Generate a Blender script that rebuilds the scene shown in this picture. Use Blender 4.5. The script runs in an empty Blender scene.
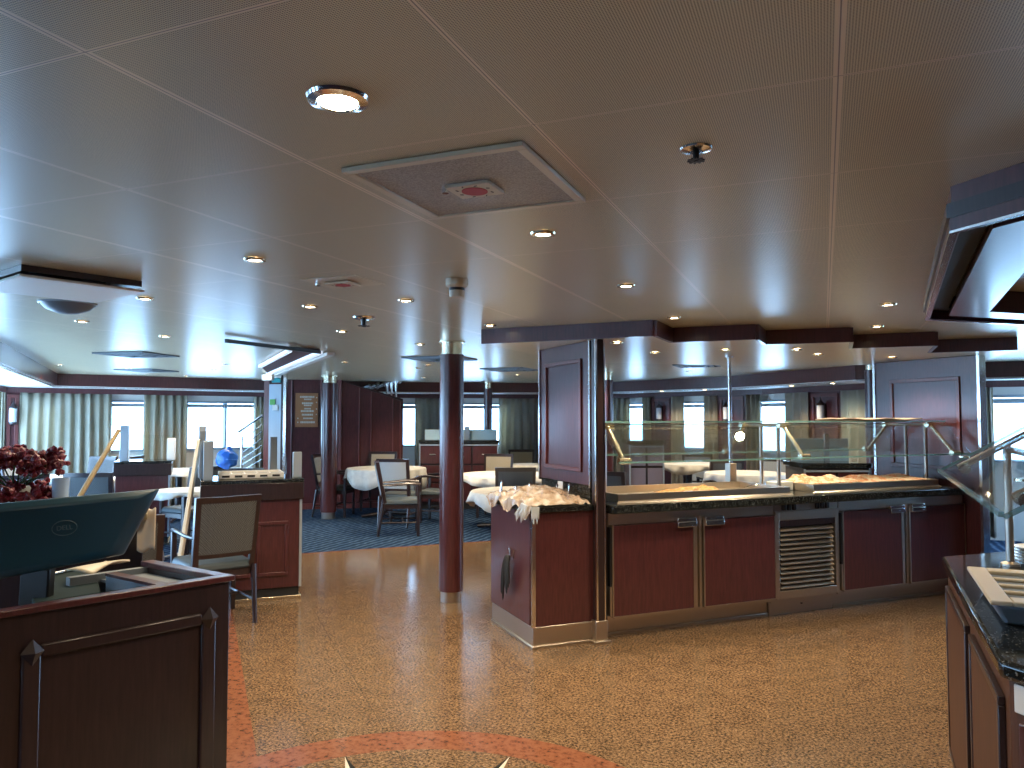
import bpy, bmesh, math, random
from math import sin, cos, pi, radians, sqrt
from mathutils import Vector, Matrix
random.seed(7)
SC = bpy.context.scene
COL = SC.collection
# ------------------------------------------------------------------ frames
# world axes follow the ceiling grid; the camera stands at the origin, turned 22.5 deg to the left
F_ = 752.0; HC = 1.51; PIT = math.atan(34/F_); TH = radians(22.5); S2 = sqrt(.5)
def R(X, Y): return (X*cos(TH)-Y*sin(TH), X*sin(TH)+Y*cos(TH))      # (right, forward) of the view axis -> room
def Zp(px, py, z):                                                   # where a sight line meets height z
    u = (px-512)/F_; v = (384-py)/F_
    t = (z-HC)/(sin(PIT)+v*cos(PIT)); return R(u*t, (cos(PIT)-v*sin(PIT))*t)
def Dp(px, Y): return R((px-512)/F_*Y, Y)                            # at distance Y ahead
def dg(al, aw): return ((al-aw)*S2, (al+aw)*S2)                      # along / behind the diagonal buffet line
RZD = radians(45)
# ------------------------------------------------------------------ materials
def mat(name, col=(.5,.5,.5), rough=.5, metal=0., **k):
    m = bpy.data.materials.new(name); m.use_nodes = True
    b = m.node_tree.nodes['Principled BSDF']
    b.inputs['Base Color'].default_value = (*col, 1); b.inputs['Roughness'].default_value = rough
    b.inputs['Metallic'].default_value = metal
    for a, v in k.items(): b.inputs[a.replace('_', ' ')].default_value = v
    return m
def N(m, t, **k):
    n = m.node_tree.nodes.new(t)
    for a, v in k.items(): setattr(n, a, v)
    return n
def L(m, a, b): m.node_tree.links.new(a, b)
def bs(m): return m.node_tree.nodes['Principled BSDF']
def coords(m, scale=(1,1,1), kind='Object'):
    tc = N(m, 'ShaderNodeTexCoord'); mp = N(m, 'ShaderNodeMapping'); mp.inputs['Scale'].default_value = scale
    L(m, tc.outputs[kind], mp.inputs['Vector']); return mp.outputs['Vector']
def noise(m, vec, scale, detail=3, rough=.5):
    n = N(m, 'ShaderNodeTexNoise'); n.inputs['Scale'].default_value = scale; n.inputs['Detail'].default_value = detail
    n.inputs['Roughness'].default_value = rough; L(m, vec, n.inputs['Vector']); return n.outputs['Fac']
def ramp(m, fac, stops):
    r = N(m, 'ShaderNodeValToRGB'); e = r.color_ramp.elements
    while len(e) < len(stops): e.new(.5)
    for i, (p, c) in enumerate(stops): e[i].position = p; e[i].color = (*c, 1)
    L(m, fac, r.inputs['Fac']); return r.outputs['Color']
def bump(m, h, strength, dist=.002):
    b = N(m, 'ShaderNodeBump'); b.inputs['Strength'].default_value = strength; b.inputs['Distance'].default_value = dist
    L(m, h, b.inputs['Height']); L(m, b.outputs['Normal'], bs(m).inputs['Normal'])
def mathn(m, op, a, b=None, c=None):
    n = N(m, 'ShaderNodeMath', operation=op)
    for i, v in enumerate((a, b, c)):
        if v is None: continue
        if isinstance(v, (int, float)): n.inputs[i].default_value = v
        else: L(m, v, n.inputs[i])
    return n.outputs[0]
def wood(name, dark, light, rough=.28, coat=.4):
    m = mat(name, light, rough, Coat_Weight=coat, Coat_Roughness=.15)
    v = coords(m, (14, 14, 1.2)); f = noise(m, v, 6, 5, .6)
    L(m, ramp(m, f, [(.3, dark), (.7, light)]), bs(m).inputs['Base Color']); return m
def steel(name, col, rough=.3):
    m = mat(name, col, rough, 1.0); f = noise(m, coords(m, (2,2,60)), 2, 2)
    mr = N(m, 'ShaderNodeMapRange'); mr.inputs['To Min'].default_value = rough-.03; mr.inputs['To Max'].default_value = rough+.05
    L(m, f, mr.inputs['Value']); L(m, mr.outputs[0], bs(m).inputs['Roughness']); return m
def emit(name, col, st):
    m = mat(name, col, .5); bs(m).inputs['Emission Color'].default_value = (*col, 1); bs(m).inputs['Emission Strength'].default_value = st; return m
def glass(name, tint=(.93,.98,.97), refl=.12, tr=.85):
    m = bpy.data.materials.new(name); m.use_nodes = True; nt = m.node_tree; nt.nodes.clear()
    o = N(m,'ShaderNodeOutputMaterial'); t = N(m,'ShaderNodeBsdfTransparent'); g = N(m,'ShaderNodeBsdfGlossy'); mx = N(m,'ShaderNodeMixShader')
    t.inputs['Color'].default_value = (*tint, 1); g.inputs['Roughness'].default_value = .02; g.inputs['Color'].default_value = (.9,.95,.95,1)
    lw = N(m,'ShaderNodeLayerWeight'); lw.inputs['Blend'].default_value = .25
    mr = N(m,'ShaderNodeMapRange'); mr.inputs['To Min'].default_value = .02; mr.inputs['To Max'].default_value = refl*4
    L(m, lw.outputs['Fresnel'], mr.inputs['Value']); L(m, mr.outputs[0], mx.inputs[0])
    L(m, t.outputs[0], mx.inputs[1]); L(m, g.outputs[0], mx.inputs[2]); L(m, mx.outputs[0], o.inputs['Surface']); return m
M = {}
M['wood'] = wood('mahogany', (.050,.015,.0165), (.098,.027,.029))
M['wood_dk'] = wood('dark_mahogany', (.018,.0115,.0125), (.036,.020,.0215), .3, .2)
M['wood_red'] = wood('red_mahogany', (.095,.027,.025), (.165,.047,.042), .3)
M['wood_or'] = wood('chestnut', (.06,.02,.008), (.11,.04,.015), .5, 0)
M['wood_bar'] = wood('pale_wood', (.30,.23,.12), (.44,.36,.22), .55, 0)
M['steel'] = steel('brushed_steel', (.58,.51,.43), .33)
M['chrome'] = mat('chrome', (.8,.8,.8), .15, 1.)
M['brass'] = mat('pale_brass', (.78,.70,.52), .25, 1.)
M['alu'] = mat('grey_aluminium', (.36,.42,.48), .4, .3)
M['white'] = mat('white_paint', (.75,.74,.7), .4)
M['cream'] = mat('cream_plastic', (.62,.55,.42), .45)
M['tray_wood'] = mat('matt_mahogany', (.10,.05,.05), .75, Specular_IOR_Level=.2)
M['paper'] = mat('paper', (.8,.78,.74), .8)
M['black'] = mat('black_plastic', (.012,.012,.013), .35)
M['rubber'] = mat('black_cloth', (.012,.013,.014), .8)
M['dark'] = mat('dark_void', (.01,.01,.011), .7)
M['mark'] = mat('grey_mark', (.06,.11,.14), .5)
M['teal'] = mat('screen_back', (.012,.06,.095), .35)
M['grey'] = mat('grey_plastic', (.16,.19,.225), .45)
M['traydark'] = mat('tray_dark', (.014,.03,.034), .8, Specular_IOR_Level=.15)
M['blue'] = mat('blue_plastic', (.01,.13,.55), .45)
M['tan'] = mat('tan_cloth', (.38,.31,.24), .85)
M['red'] = mat('red_label', (.42,.015,.03), .5)
M['green'] = mat('green_label', (.12,.4,.08), .5)
M['tealsign'] = mat('teal_sign', (.02,.35,.38), .4)
M['china'] = mat('china', (.72,.74,.74), .15)
M['cup'] = mat('blue_grey_cup', (.3,.42,.62), .35)
M['stem'] = mat('stem_green', (.03,.06,.02), .7)
M['glass'] = glass('clear_glass', (.97,.99,.985), .10)
M['glass_w'] = glass('window_glass', (.96,.98,1), .03)
M['glass_e'] = mat('glass_edge', (.22,.42,.39), .1, Alpha=.55)
M['lamp'] = emit('lamp_glow', (1,.82,.55), 30)
M['lamp_s'] = emit('lamp_glow_soft', (1,.95,.85), .8)
M['strip'] = emit('light_strip', (.75,.85,1), .45)
M['sconce'] = mat('sconce_glass', (.6,.62,.66), .3)
def m_speckle(name, base, cols, scale, rough, coat=0):
    m = mat(name, base, rough, Coat_Weight=coat, Coat_Roughness=.05)
    v = coords(m); vo = N(m, 'ShaderNodeTexVoronoi'); vo.inputs['Scale'].default_value = scale; L(m, v, vo.inputs['Vector'])
    sp = N(m, 'ShaderNodeSeparateColor'); L(m, vo.outputs['Color'], sp.inputs[0])
    L(m, ramp(m, sp.outputs[0], cols), bs(m).inputs['Base Color']); return m
M['stone'] = m_speckle('black_granite', (.01,.01,.01), [(0,(.006,.008,.009)),(.86,(.012,.015,.016)),(.93,(.08,.09,.09)),(1,(.2,.2,.18))], 260, .08)
def m_floor():
    m = mat('brown_granite', (.3,.2,.1), .16); v = coords(m)
    a = noise(m, v, 75, 4, .65); b = noise(m, v, 9, 2); c = noise(m, v, 190, 2)
    s = mathn(m, 'ADD', mathn(m, 'MULTIPLY', a, .7), mathn(m, 'MULTIPLY', c, .3)); s = mathn(m, 'ADD', s, mathn(m, 'MULTIPLY', mathn(m, 'SUBTRACT', b, .5), .09))
    col = ramp(m, s, [(.34,(.020,.014,.010)),(.45,(.085,.052,.029)),(.54,(.20,.122,.064)),(.66,(.34,.23,.135))])
    # tile joints
    sx = N(m,'ShaderNodeSeparateXYZ'); mp = coords(m); L(m, mp, sx.inputs[0]); al = mathn(m,'MULTIPLY', mathn(m,'ADD', sx.outputs[0], sx.outputs[1]), S2); aw = mathn(m,'MULTIPLY', mathn(m,'SUBTRACT', sx.outputs[1], sx.outputs[0]), S2)
    def line(x, p, o): return mathn(m,'LESS_THAN', mathn(m,'ABSOLUTE', mathn(m,'SUBTRACT', mathn(m,'FRACT', mathn(m,'DIVIDE', mathn(m,'ADD', x, o), p)), .5)), .0022/p)
    ln = mathn(m,'MAXIMUM', line(al, .9, .5), line(aw, .9, .1))
    mx = N(m,'ShaderNodeMix', data_type='RGBA'); L(m, mathn(m,'MULTIPLY', ln, .5), mx.inputs[0]); L(m, col, mx.inputs[6]); mx.inputs[7].default_value = (.03,.02,.012,1)
    L(m, mx.outputs[2], bs(m).inputs['Base Color']); return m
M['floor'] = m_floor()
def m_terra():
    m = mat('terracotta_marble', (.3,.1,.05), .16); v = coords(m)
    f = noise(m, v, 30, 6, .75); L(m, ramp(m, f, [(.36,(.07,.028,.016)),(.47,(.20,.075,.038)),(.72,(.27,.115,.06))]), bs(m).inputs['Base Color']); return m
M['terra'] = m_terra()
M['mblack'] = mat('black_marble', (.015,.015,.014), .12); M['mwhite'] = mat('white_marble', (.6,.55,.46), .15)
def m_carpet():
    m = mat('blue_carpet', (.02,.06,.16), 1., Specular_IOR_Level=.08); v = coords(m)
    w = N(m,'ShaderNodeTexWave', wave_type='BANDS', bands_direction='X'); w.inputs['Scale'].default_value = 3.2; w.inputs['Distortion'].default_value = 2.2; w.inputs['Detail'].default_value = 1; w.inputs['Detail Scale'].default_value = 3
    L(m, v, w.inputs['Vector']); n = noise(m, v, 45, 3)
    s = mathn(m,'ADD', mathn(m,'MULTIPLY', w.outputs['Fac'], .6), mathn(m,'MULTIPLY', n, .4))
    L(m, ramp(m, s, [(.3,(.005,.017,.046)),(.6,(.013,.038,.088)),(.85,(.065,.10,.155))]), bs(m).inputs['Base Color']); return m
M['carpet'] = m_carpet()
def m_ceiling():
    m = mat('perforated_metal_ceiling', (.42,.37,.32), .3); mp = coords(m)
    sx = N(m,'ShaderNodeSeparateXYZ'); L(m, mp, sx.inputs[0])
    def line(x, p, o, w): return mathn(m,'LESS_THAN', mathn(m,'ABSOLUTE', mathn(m,'SUBTRACT', mathn(m,'FRACT', mathn(m,'ADD', mathn(m,'DIVIDE', mathn(m,'SUBTRACT', x, o), p), 100.5)), .5)), w/p)
    lx = line(sx.outputs[0], .61, .036, .006); lx2 = line(sx.outputs[0], 1.22, .036, .009); ly = line(sx.outputs[1], .605, 1.51, .004)
    cx = line(sx.outputs[0], .61, .036, .0012); cy = line(sx.outputs[1], .605, 1.51, .0010)
    ln = mathn(m,'MAXIMUM', mathn(m,'MAXIMUM', lx, lx2), ly)
    # perforation: a fine dot lattice
    def wav(x): return mathn(m,'SINE', mathn(m,'MULTIPLY', x, 2*pi/.0095))
    dots = mathn(m,'GREATER_THAN', mathn(m,'MULTIPLY', wav(mathn(m,'ADD', sx.outputs[0], sx.outputs[1])), wav(mathn(m,'SUBTRACT', sx.outputs[0], sx.outputs[1]))), .25)
    dots = mathn(m,'MULTIPLY', dots, mathn(m,'SUBTRACT', 1, ln))
    m1 = N(m,'ShaderNodeMix', data_type='RGBA'); L(m, mathn(m,'MULTIPLY', dots, .8), m1.inputs[0]); m1.inputs[6].default_value = (.66,.585,.40,1); m1.inputs[7].default_value = (.03,.025,.02,1)
    m2 = N(m,'ShaderNodeMix', data_type='RGBA'); L(m, ln, m2.inputs[0]); L(m, m1.outputs[2], m2.inputs[6]); m2.inputs[7].default_value = (.80,.68,.52,1)
    m3 = N(m,'ShaderNodeMix', data_type='RGBA'); L(m, mathn(m,'MULTIPLY', mathn(m,'MAXIMUM', cx, cy), .8), m3.inputs[0]); L(m, m2.outputs[2], m3.inputs[6]); m3.inputs[7].default_value = (.10,.08,.07,1)
    L(m, m3.outputs[2], bs(m).inputs['Base Color']); bs(m).inputs['Roughness'].default_value = .29; bs(m).inputs['Specular IOR Level'].default_value = .85
    return m
M['ceil'] = m_ceiling()
M['ceil_plain'] = mat('ceiling_panel', (.62,.55,.40), .28)
M['ceil_hatch'] = m_speckle('perforated_hatch', (.4,.36,.31), [(0,(.20,.18,.155)),(1,(.42,.38,.32))], 300, .35)
def m_weave(name, a, b, sc):
    m = mat(name, a, .9); ch = N(m,'ShaderNodeTexChecker'); ch.inputs['Scale'].default_value = sc; ch.inputs['Color1'].default_value = (*a,1); ch.inputs['Color2'].default_value = (*b,1)
    L(m, coords(m), ch.inputs['Vector']); L(m, ch.outputs['Color'], bs(m).inputs['Base Color']); return m
M['weave'] = m_weave('grey_weave', (.125,.13,.135), (.055,.058,.06), 120)
M['fabric_t'] = m_weave('tan_weave', (.40,.34,.24), (.32,.27,.19), 90)
M['fabric_p'] = m_weave('pale_weave', (.36,.40,.43), (.28,.31,.34), 90)
M['seat'] = mat('blue_grey_vinyl', (.035,.052,.064), .55)
def m_cloth(name, a, b, sc=9):
    m = mat(name, a, .85); f = noise(m, coords(m), sc, 4); L(m, ramp(m, f, [(.35, b), (.65, a)]), bs(m).inputs['Base Color']); return m
M['linen'] = m_cloth('white_linen', (.68,.66,.6), (.55,.53,.49))
M['curtain'] = m_cloth('olive_curtain', (.45,.42,.34), (.36,.335,.26), 3); bs(M['curtain']).inputs['Transmission Weight'].default_value = 0
M['curtain_g'] = m_cloth('grey_curtain', (.44,.41,.35), (.36,.335,.285), 3)
for k_ in ('curtain','curtain_g'):
    m_ = M[k_]; out_ = m_.node_tree.nodes['Material Output']; tr_ = N(m_,'ShaderNodeBsdfTranslucent'); tr_.inputs['Color'].default_value = (.62,.52,.36,1); mx_ = N(m_,'ShaderNodeMixShader'); mx_.inputs[0].default_value = .35
    L(m_, bs(m_).outputs[0], mx_.inputs[1]); L(m_, tr_.outputs[0], mx_.inputs[2]); L(m_, mx_.outputs[0], out_.inputs['Surface'])
def m_film():
    m = mat('cling_film', (.62,.5,.4), .2); b = bs(m); b.inputs['Alpha'].default_value = .66; f = noise(m, coords(m, (1,1,.4)), 16, 3); bump(m, f, .35, .02)
    L(m, ramp(m, f, [(.3,(.30,.20,.13)),(.5,(.48,.37,.28)),(.68,(.66,.62,.57))]), b.inputs['Base Color']); return m
M['film'] = m_film()
M['film_c'] = mat('clear_film', (.75,.8,.82), .15, Alpha=.45)
def m_food(name, cols, sc):
    m = mat(name, cols[0], .5); f = noise(m, coords(m), sc, 5, .7); n = len(cols); L(m, ramp(m, f, [(.3+.4*i/(n-1), c) for i, c in enumerate(cols)]), bs(m).inputs['Base Color']); return m
M['bread'] = m_food('baked_crust', [(.12,.05,.015),(.45,.22,.06),(.72,.55,.32)], 48)
M['foodwrap'] = m_food('wrapped_food', [(.55,.42,.3),(.75,.66,.5),(.62,.2,.05),(.8,.76,.68)], 13)
M['flower'] = m_food('crimson_petals', [(.04,.003,.010),(.13,.008,.024),(.27,.022,.05)], 30)
M['sign'] = mat('copper_plaque', (.36,.17,.08), .35, .4)
M['hill'] = mat('far_hill', (.5,.7,.85), 1.)
# ------------------------------------------------------------------ mesh builder
class MB:
    def __init__(s): s.v = []; s.f = []; s.m = []
    def add(s, vs, fs, mi=0):
        o = len(s.v); s.v += [tuple(v) for v in vs]; s.f += [tuple(i+o for i in f) for f in fs]; s.m += [mi]*len(fs); return s
    def box(s, x0, y0, z0, x1, y1, z1, mi=0):
        vs = [(x,y,z) for z in (z0,z1) for y in (y0,y1) for x in (x0,x1)]
        return s.add(vs, [(0,2,3,1),(4,5,7,6),(0,1,5,4),(2,6,7,3),(0,4,6,2),(1,3,7,5)], mi)
    def prism(s, poly, z0, z1, mi=0, flip=False):
        n = len(poly); ar = sum(poly[i][0]*poly[(i+1)%n][1]-poly[(i+1)%n][0]*poly[i][1] for i in range(n))
        if ar < 0: poly = poly[::-1]
        vs = [(x,y,z0) for x,y in poly]+[(x,y,z1) for x,y in poly]
        return s.add(vs, [tuple(range(n))[::-1], tuple(range(n,2*n))]+[(i,(i+1)%n,n+(i+1)%n,n+i) for i in range(n)], mi)
    def hexa(s, q0, q1, mi=0):                # two quads (bottom ring, top ring), each four 3-D points counter-clockwise from above
        return s.add(list(q0)+list(q1), [(3,2,1,0),(4,5,6,7),(0,1,5,4),(1,2,6,5),(2,3,7,6),(3,0,4,7)], mi)
    def tube(s, pts, r, n=10, mi=0, cap=True, flat=1.):
        pts = [Vector(p) for p in pts]; rs = r if isinstance(r, (list,tuple)) else [r]*len(pts); vs = []
        prev = None
        for i, p in enumerate(pts):
            d = (pts[min(i+1,len(pts)-1)]-pts[max(i-1,0)]).normalized()
            if prev is None: a = d.orthogonal().normalized() if abs(d.z) < .99 else Vector((1,0,0))
            else: a = (prev-d*prev.dot(d)).normalized()
            prev = a; b = d.cross(a)
            for k in range(n): vs.append(p+a*(rs[i]*cos(2*pi*k/n))+b*(rs[i]*flat*sin(2*pi*k/n)))
        fs = [(i*n+k, i*n+(k+1)%n, (i+1)*n+(k+1)%n, (i+1)*n+k) for i in range(len(pts)-1) for k in range(n)]
        if cap: fs += [tuple(range(n))[::-1], tuple((len(pts)-1)*n+k for k in range(n))]
        return s.add(vs, fs, mi)
    def lathe(s, prof, c=(0,0,0), n=28, mi=0):
        vs = []; fs = []; m = len(prof)
        for k in range(n):
            a = 2*pi*k/n
            for r, z in prof: vs.append((c[0]+max(r,1e-4)*cos(a), c[1]+max(r,1e-4)*sin(a), c[2]+z))
        for k in range(n):
            for i in range(m-1):
                a0 = k*m+i; b0 = ((k+1)%n)*m+i; fs.append((a0,b0,b0+1,a0+1))
        return s.add(vs, fs, mi)
    def beam(s, p, q, w, h, mi=0):            # rectangular bar from p to q
        p = Vector(p); q = Vector(q); d = (q-p).normalized(); a = d.cross(Vector((0,0,1)))
        a = Vector((1,0,0)) if a.length < 1e-4 else a.normalized(); b = a.cross(d)
        ring = lambda c: [c-a*w/2-b*h/2, c+a*w/2-b*h/2, c+a*w/2+b*h/2, c-a*w/2+b*h/2]
        return s.add(ring(p)+ring(q), [(0,1,2,3),(7,6,5,4),(0,4,5,1),(1,5,6,2),(2,6,7,3),(3,7,4,0)], mi)
    def grid(s, fn, nu, nv, mi=0, thick=None):
        vs = [fn(i/nu, j/nv) for j in range(nv+1) for i in range(nu+1)]; w = nu+1
        fs = [(j*w+i, j*w+i+1, (j+1)*w+i+1, (j+1)*w+i) for j in range(nv) for i in range(nu)]
        return s.add(vs, fs, mi)
    def ico(s, c, r, sub=1, jit=0, sq=(1,1,1), mi=0):
        bm = bmesh.new(); bmesh.ops.create_icosphere(bm, subdivisions=sub, radius=1)
        bm.verts.ensure_lookup_table(); vs = []
        for v in bm.verts:
            k = 1+random.uniform(-jit, jit); vs.append((c[0]+v.co.x*r*k*sq[0], c[1]+v.co.y*r*k*sq[1], c[2]+v.co.z*r*k*sq[2]))
        fs = [tuple(x.index for x in f.verts) for f in bm.faces]; bm.free(); return s.add(vs, fs, mi)
    def build(s, name, m, parent=None, bevel=0, smooth=True, solid=0, loc=None, rz=0, label=None, sub=0, ang=35):
        me = bpy.data.meshes.new(name); me.from_pydata(s.v, [], s.f)
        ms = m if isinstance(m, (list,tuple)) else [m]
        for x in ms: me.materials.append(M[x] if isinstance(x, str) else x)
        me.polygons.foreach_set('material_index', s.m)
        bm = bmesh.new(); bm.from_mesh(me); bmesh.ops.recalc_face_normals(bm, faces=bm.faces); bm.to_mesh(me); bm.free()
        if smooth:
            me.shade_smooth(); me.set_sharp_from_angle(angle=radians(ang))
        o = bpy.data.objects.new(name, me); COL.objects.link(o)
        if parent: o.parent = parent
        if loc is not None: o.location = loc; o.rotation_euler.z = rz
        if solid: md = o.modifiers.new('thickness','SOLIDIFY'); md.thickness = solid; md.offset = 0
        if sub: md = o.modifiers.new('smooth','SUBSURF'); md.levels = md.render_levels = sub
        if bevel: md = o.modifiers.new('edge','BEVEL'); md.width = bevel; md.segments = 2; md.limit_method = 'ANGLE'
        if label: o['label'] = label
        return o
def thing(name, label, cat, loc=(0,0,0), rz=0, group=None):
    o = bpy.data.objects.new(name, None); COL.objects.link(o); o.empty_display_size = .1
    o.location = loc; o.rotation_euler.z = rz; o['label'] = label; o['category'] = cat
    if group: o['group'] = group
    return o
def tag(o, label, cat, group=None, kind=None):
    o['label'] = label; o['category'] = cat
    if group: o['group'] = group
    if kind: o['kind'] = kind
    return o
def struct(o, label=None): o['kind'] = 'structure'; o['label'] = label or o.name.replace('_',' '); o['category'] = o.name.split('_')[0]; return o
def dup(root, loc, rz, label, group=None):
    r = root.copy(); COL.objects.link(r); r.location = loc; r.rotation_euler.z = rz; r['label'] = label
    if group: r['group'] = group
    for ch in list(root.children):
        c = ch.copy(); COL.objects.link(c); c.parent = r
        for g in list(ch.children):
            d = g.copy(); COL.objects.link(d); d.parent = c
    return r
def raised_panel(mb, x0, z0, x1, z1, y, depth=.012, fr=.03, mi=0):   # framed field on a face looking toward -y
    for a in ((x0,z0,x1,z0+fr),(x0,z1-fr,x1,z1),(x0,z0+fr,x0+fr,z1-fr),(x1-fr,z0+fr,x1,z1-fr)):
        mb.box(a[0], y-depth, a[1], a[2], y, a[3], mi)
    return mb
ZC = 2.15; ZS = 2.05
# ------------------------------------------------------------------ perimeter paths, (right, forward)
FP = [(-4.15,5.95),(-4.31,6.33),(-6.54,10.8),(-4.16,12.66),(-1.99,13.4),(.51,13.75),(1.78,13.4),(3.33,11.5),(4.16,9.1),(5.4,8.6),(7.6,7.6)]
def offs(path, d):
    out = []
    for i, p in enumerate(path):
        ns = []
        for a, b in ((i-1,i),(i,i+1)):
            if 0 <= a and b < len(path):
                dx = path[b][0]-path[a][0]; dy = path[b][1]-path[a][1]; l = sqrt(dx*dx+dy*dy); ns.append((-dy/l, dx/l))
        nx = sum(n[0] for n in ns); ny = sum(n[1] for n in ns); l = sqrt(nx*nx+ny*ny); nx/=l; ny/=l
        k = d/max(.5, nx*ns[0][0]+ny*ns[0][1]); out.append((p[0]+nx*k, p[1]+ny*k))
    return out
WP = offs(FP, .95); CP = offs(FP, .79)
def hit(path, px):
    u = (px-512)/F_; best = None
    for a, b in zip(path, path[1:]):
        fa = a[0]-u*a[1]; fb = b[0]-u*b[1]
        if fa*fb <= 0 and fa != fb:
            t = fa/(fa-fb); p = (a[0]+(b[0]-a[0])*t, a[1]+(b[1]-a[1])*t)
            if p[1] > 0 and (best is None or p[1] < best[1]): best = p
    return best
rr = lambda path: [R(*p) for p in path]
def ribbon(mb, pa, pb, z0, z1, mi=0):         # solid strip between two equal-length plan paths
    for i in range(len(pa)-1):
        q = [pa[i], pa[i+1], pb[i+1], pb[i]]; q = [R(*p) for p in q]; mb.prism(q, z0, z1, mi)
    return mb
outer = offs(FP, 1.15)
shell = outer+[(8.3,6.5),(7.6,-3.6),(-5.6,-3.6),(-5.6,5.2)]
# ------------------------------------------------------------------ floor and ceiling
fm = MB(); fm.prism(rr(shell), -.08, 0, 0)
edge_al, edge_aw = .05, 8.72
gr = [dg(edge_al,-4), dg(6.9,-4), dg(6.9,edge_aw), dg(edge_al,edge_aw)]
o = MB().prism(rr(shell), -.1, -.001).build('floor', 'carpet'); struct(o, 'floor with blue patterned carpet')
gm = MB()
gm.prism(gr, -.05, .001, 0)
gm.prism([dg(edge_al,-4),dg(.26,-4),dg(.26,edge_aw),dg(edge_al,edge_aw)], -.02, .0016, 1)
gm.prism([dg(.26,edge_aw-.06),dg(6.9,edge_aw-.06),dg(6.9,edge_aw),dg(.26,edge_aw)], -.02, .0016, 1)
cx, cy = -1.32, 2.2; n = 96
vs = []; fs = []
for k in range(n):
    a = 2*pi*k/n
    for r in (.962, 1.166): vs.append((cx+r*cos(a), cy+r*sin(a), .0022))
fs = [(2*k, 2*k+1, 2*((k+1)%n)+1, 2*((k+1)%n)) for k in range(n)]; gm.add(vs, fs, 1)
gm.add([(cx+.962*cos(2*pi*k/n), cy+.962*sin(2*pi*k/n), .0020) for k in range(n)], [tuple(range(n))], 0)
for k in range(8):                            # eight-pointed compass star, each point half black and half white
    a = pi/2+k*pi/4; r2 = .30
    t = (cx+.96*cos(a), cy+.96*sin(a), .0028); c0 = (cx, cy, .0028)
    l_ = (cx+r2*cos(a+pi/8), cy+r2*sin(a+pi/8), .0028); r_ = (cx+r2*cos(a-pi/8), cy+r2*sin(a-pi/8), .0028)
    gm.add([c0, t, l_], [(0,1,2)], 3 if k%2 else 2); gm.add([c0, t, r_], [(0,2,1)], 2 if k%2 else 3)
o = gm.build('floor', ['floor','terra','mblack','mwhite'], smooth=False); struct(o, 'polished brown granite floor with terracotta border and compass star')
o = MB().prism(rr(shell), ZC, ZC+.08).build('ceiling', 'ceil', smooth=False); struct(o, 'perforated metal ceiling tiles')
# ------------------------------------------------------------------ perimeter fascia, soffit, light strip
def fascia(name, mb, m): return struct(mb.build(name, m, smooth=False))
fascia('trim_1', ribbon(MB(), FP, offs(FP,.03), 1.975, ZC), 'wood')
fascia('trim_2', ribbon(MB(), offs(FP,.03), offs(FP,.95), 1.965, 1.985), 'white')
fascia('trim_3', ribbon(MB(), offs(FP,.68), offs(FP,.71), 1.885, 1.964), 'wood')
fascia('trim_4', ribbon(MB(), offs(FP,.03), offs(FP,.05), 1.955, 1.965), 'chrome')
# ------------------------------------------------------------------ outer wall with windows (pixel columns only choose where along the wall each opening lies)
wins = [(-40,-8),(22,60),(110,146),(186,262),(402,417),(455,508),(624,645),(681,708),(760,789),(845,872),(990,1045)]
ends = []
px0 = -60; cuts = []
wm = MB(); wi = 0
Z0, Z1 = .98, 1.78
def wallseg(a, b, z0, z1, mi=0):
    p, q = hit(WP, a), hit(WP, b)
    if p is None or q is None: return
    # follow the path vertices between the two columns
    u0, u1 = (a-512)/F_, (b-512)/F_
    mids = [w for w in WP if u0 < w[0]/w[1] < u1] if True else []
    pts = [p]+[w for w in mids if w[1] > 4]+[q]
    for s, t in zip(pts, pts[1:]):
        dx, dy = t[0]-s[0], t[1]-s[1]; l = sqrt(dx*dx+dy*dy) or 1; nx, ny = -dy/l*.06, dx/l*.06
        wm.prism([R(*s), R(*t), R(t[0]+nx,t[1]+ny), R(s[0]+nx,s[1]+ny)], z0, z1, mi)
stops = [-2]+[x for w in wins for x in w if 0 <= x <= 1040]+[1046]
prev = -2
for a, b in wins:
    if b < 0: continue
    a = max(a, -2)
    if a > prev: wallseg(prev, a, 0, ZC)
    wallseg(a, b, 0, Z0); wallseg(a, b, Z1, ZC); prev = b
    wi += 1
    p, q = hit(WP, a), hit(WP, b); 
    if p is None or q is None: continue
    w = thing('window_%d' % wi, 'window %d' % wi, 'window'); w['kind'] = 'structure'
    P, Q = Vector((*R(*p),0)), Vector((*R(*q),0)); d = (Q-P).normalized(); nrm = Vector((-d.y, d.x, 0))
    fr = MB(); th = .035
    for z in (Z0, Z1): fr.beam(P+Vector((0,0,z)), Q+Vector((0,0,z)), .07, th)
    ln = (Q-P).length; nm = max(1, round(ln/.85))
    for k in range(nm+1):
        c = P+(Q-P)*(k/nm); fr.beam(c+Vector((0,0,Z0)), c+Vector((0,0,Z1)), .05, .05)
    fr.beam(P+Vector((0,0,Z1-.06)), Q+Vector((0,0,Z1-.06)), .05, .06)
    fr.build('window_frame', 'alu', w)
    g = MB(); g.add([P+Vector((0,0,Z0))+nrm*.03, Q+Vector((0,0,Z0))+nrm*.03, Q+Vector((0,0,Z1))+nrm*.03, P+Vector((0,0,Z1))+nrm*.03], [(0,1,2,3)]); g.build('pane', 'glass_w', w)
struct(wm.build('wall_back', 'white', smooth=False), 'outer wall around the window bays')
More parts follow.
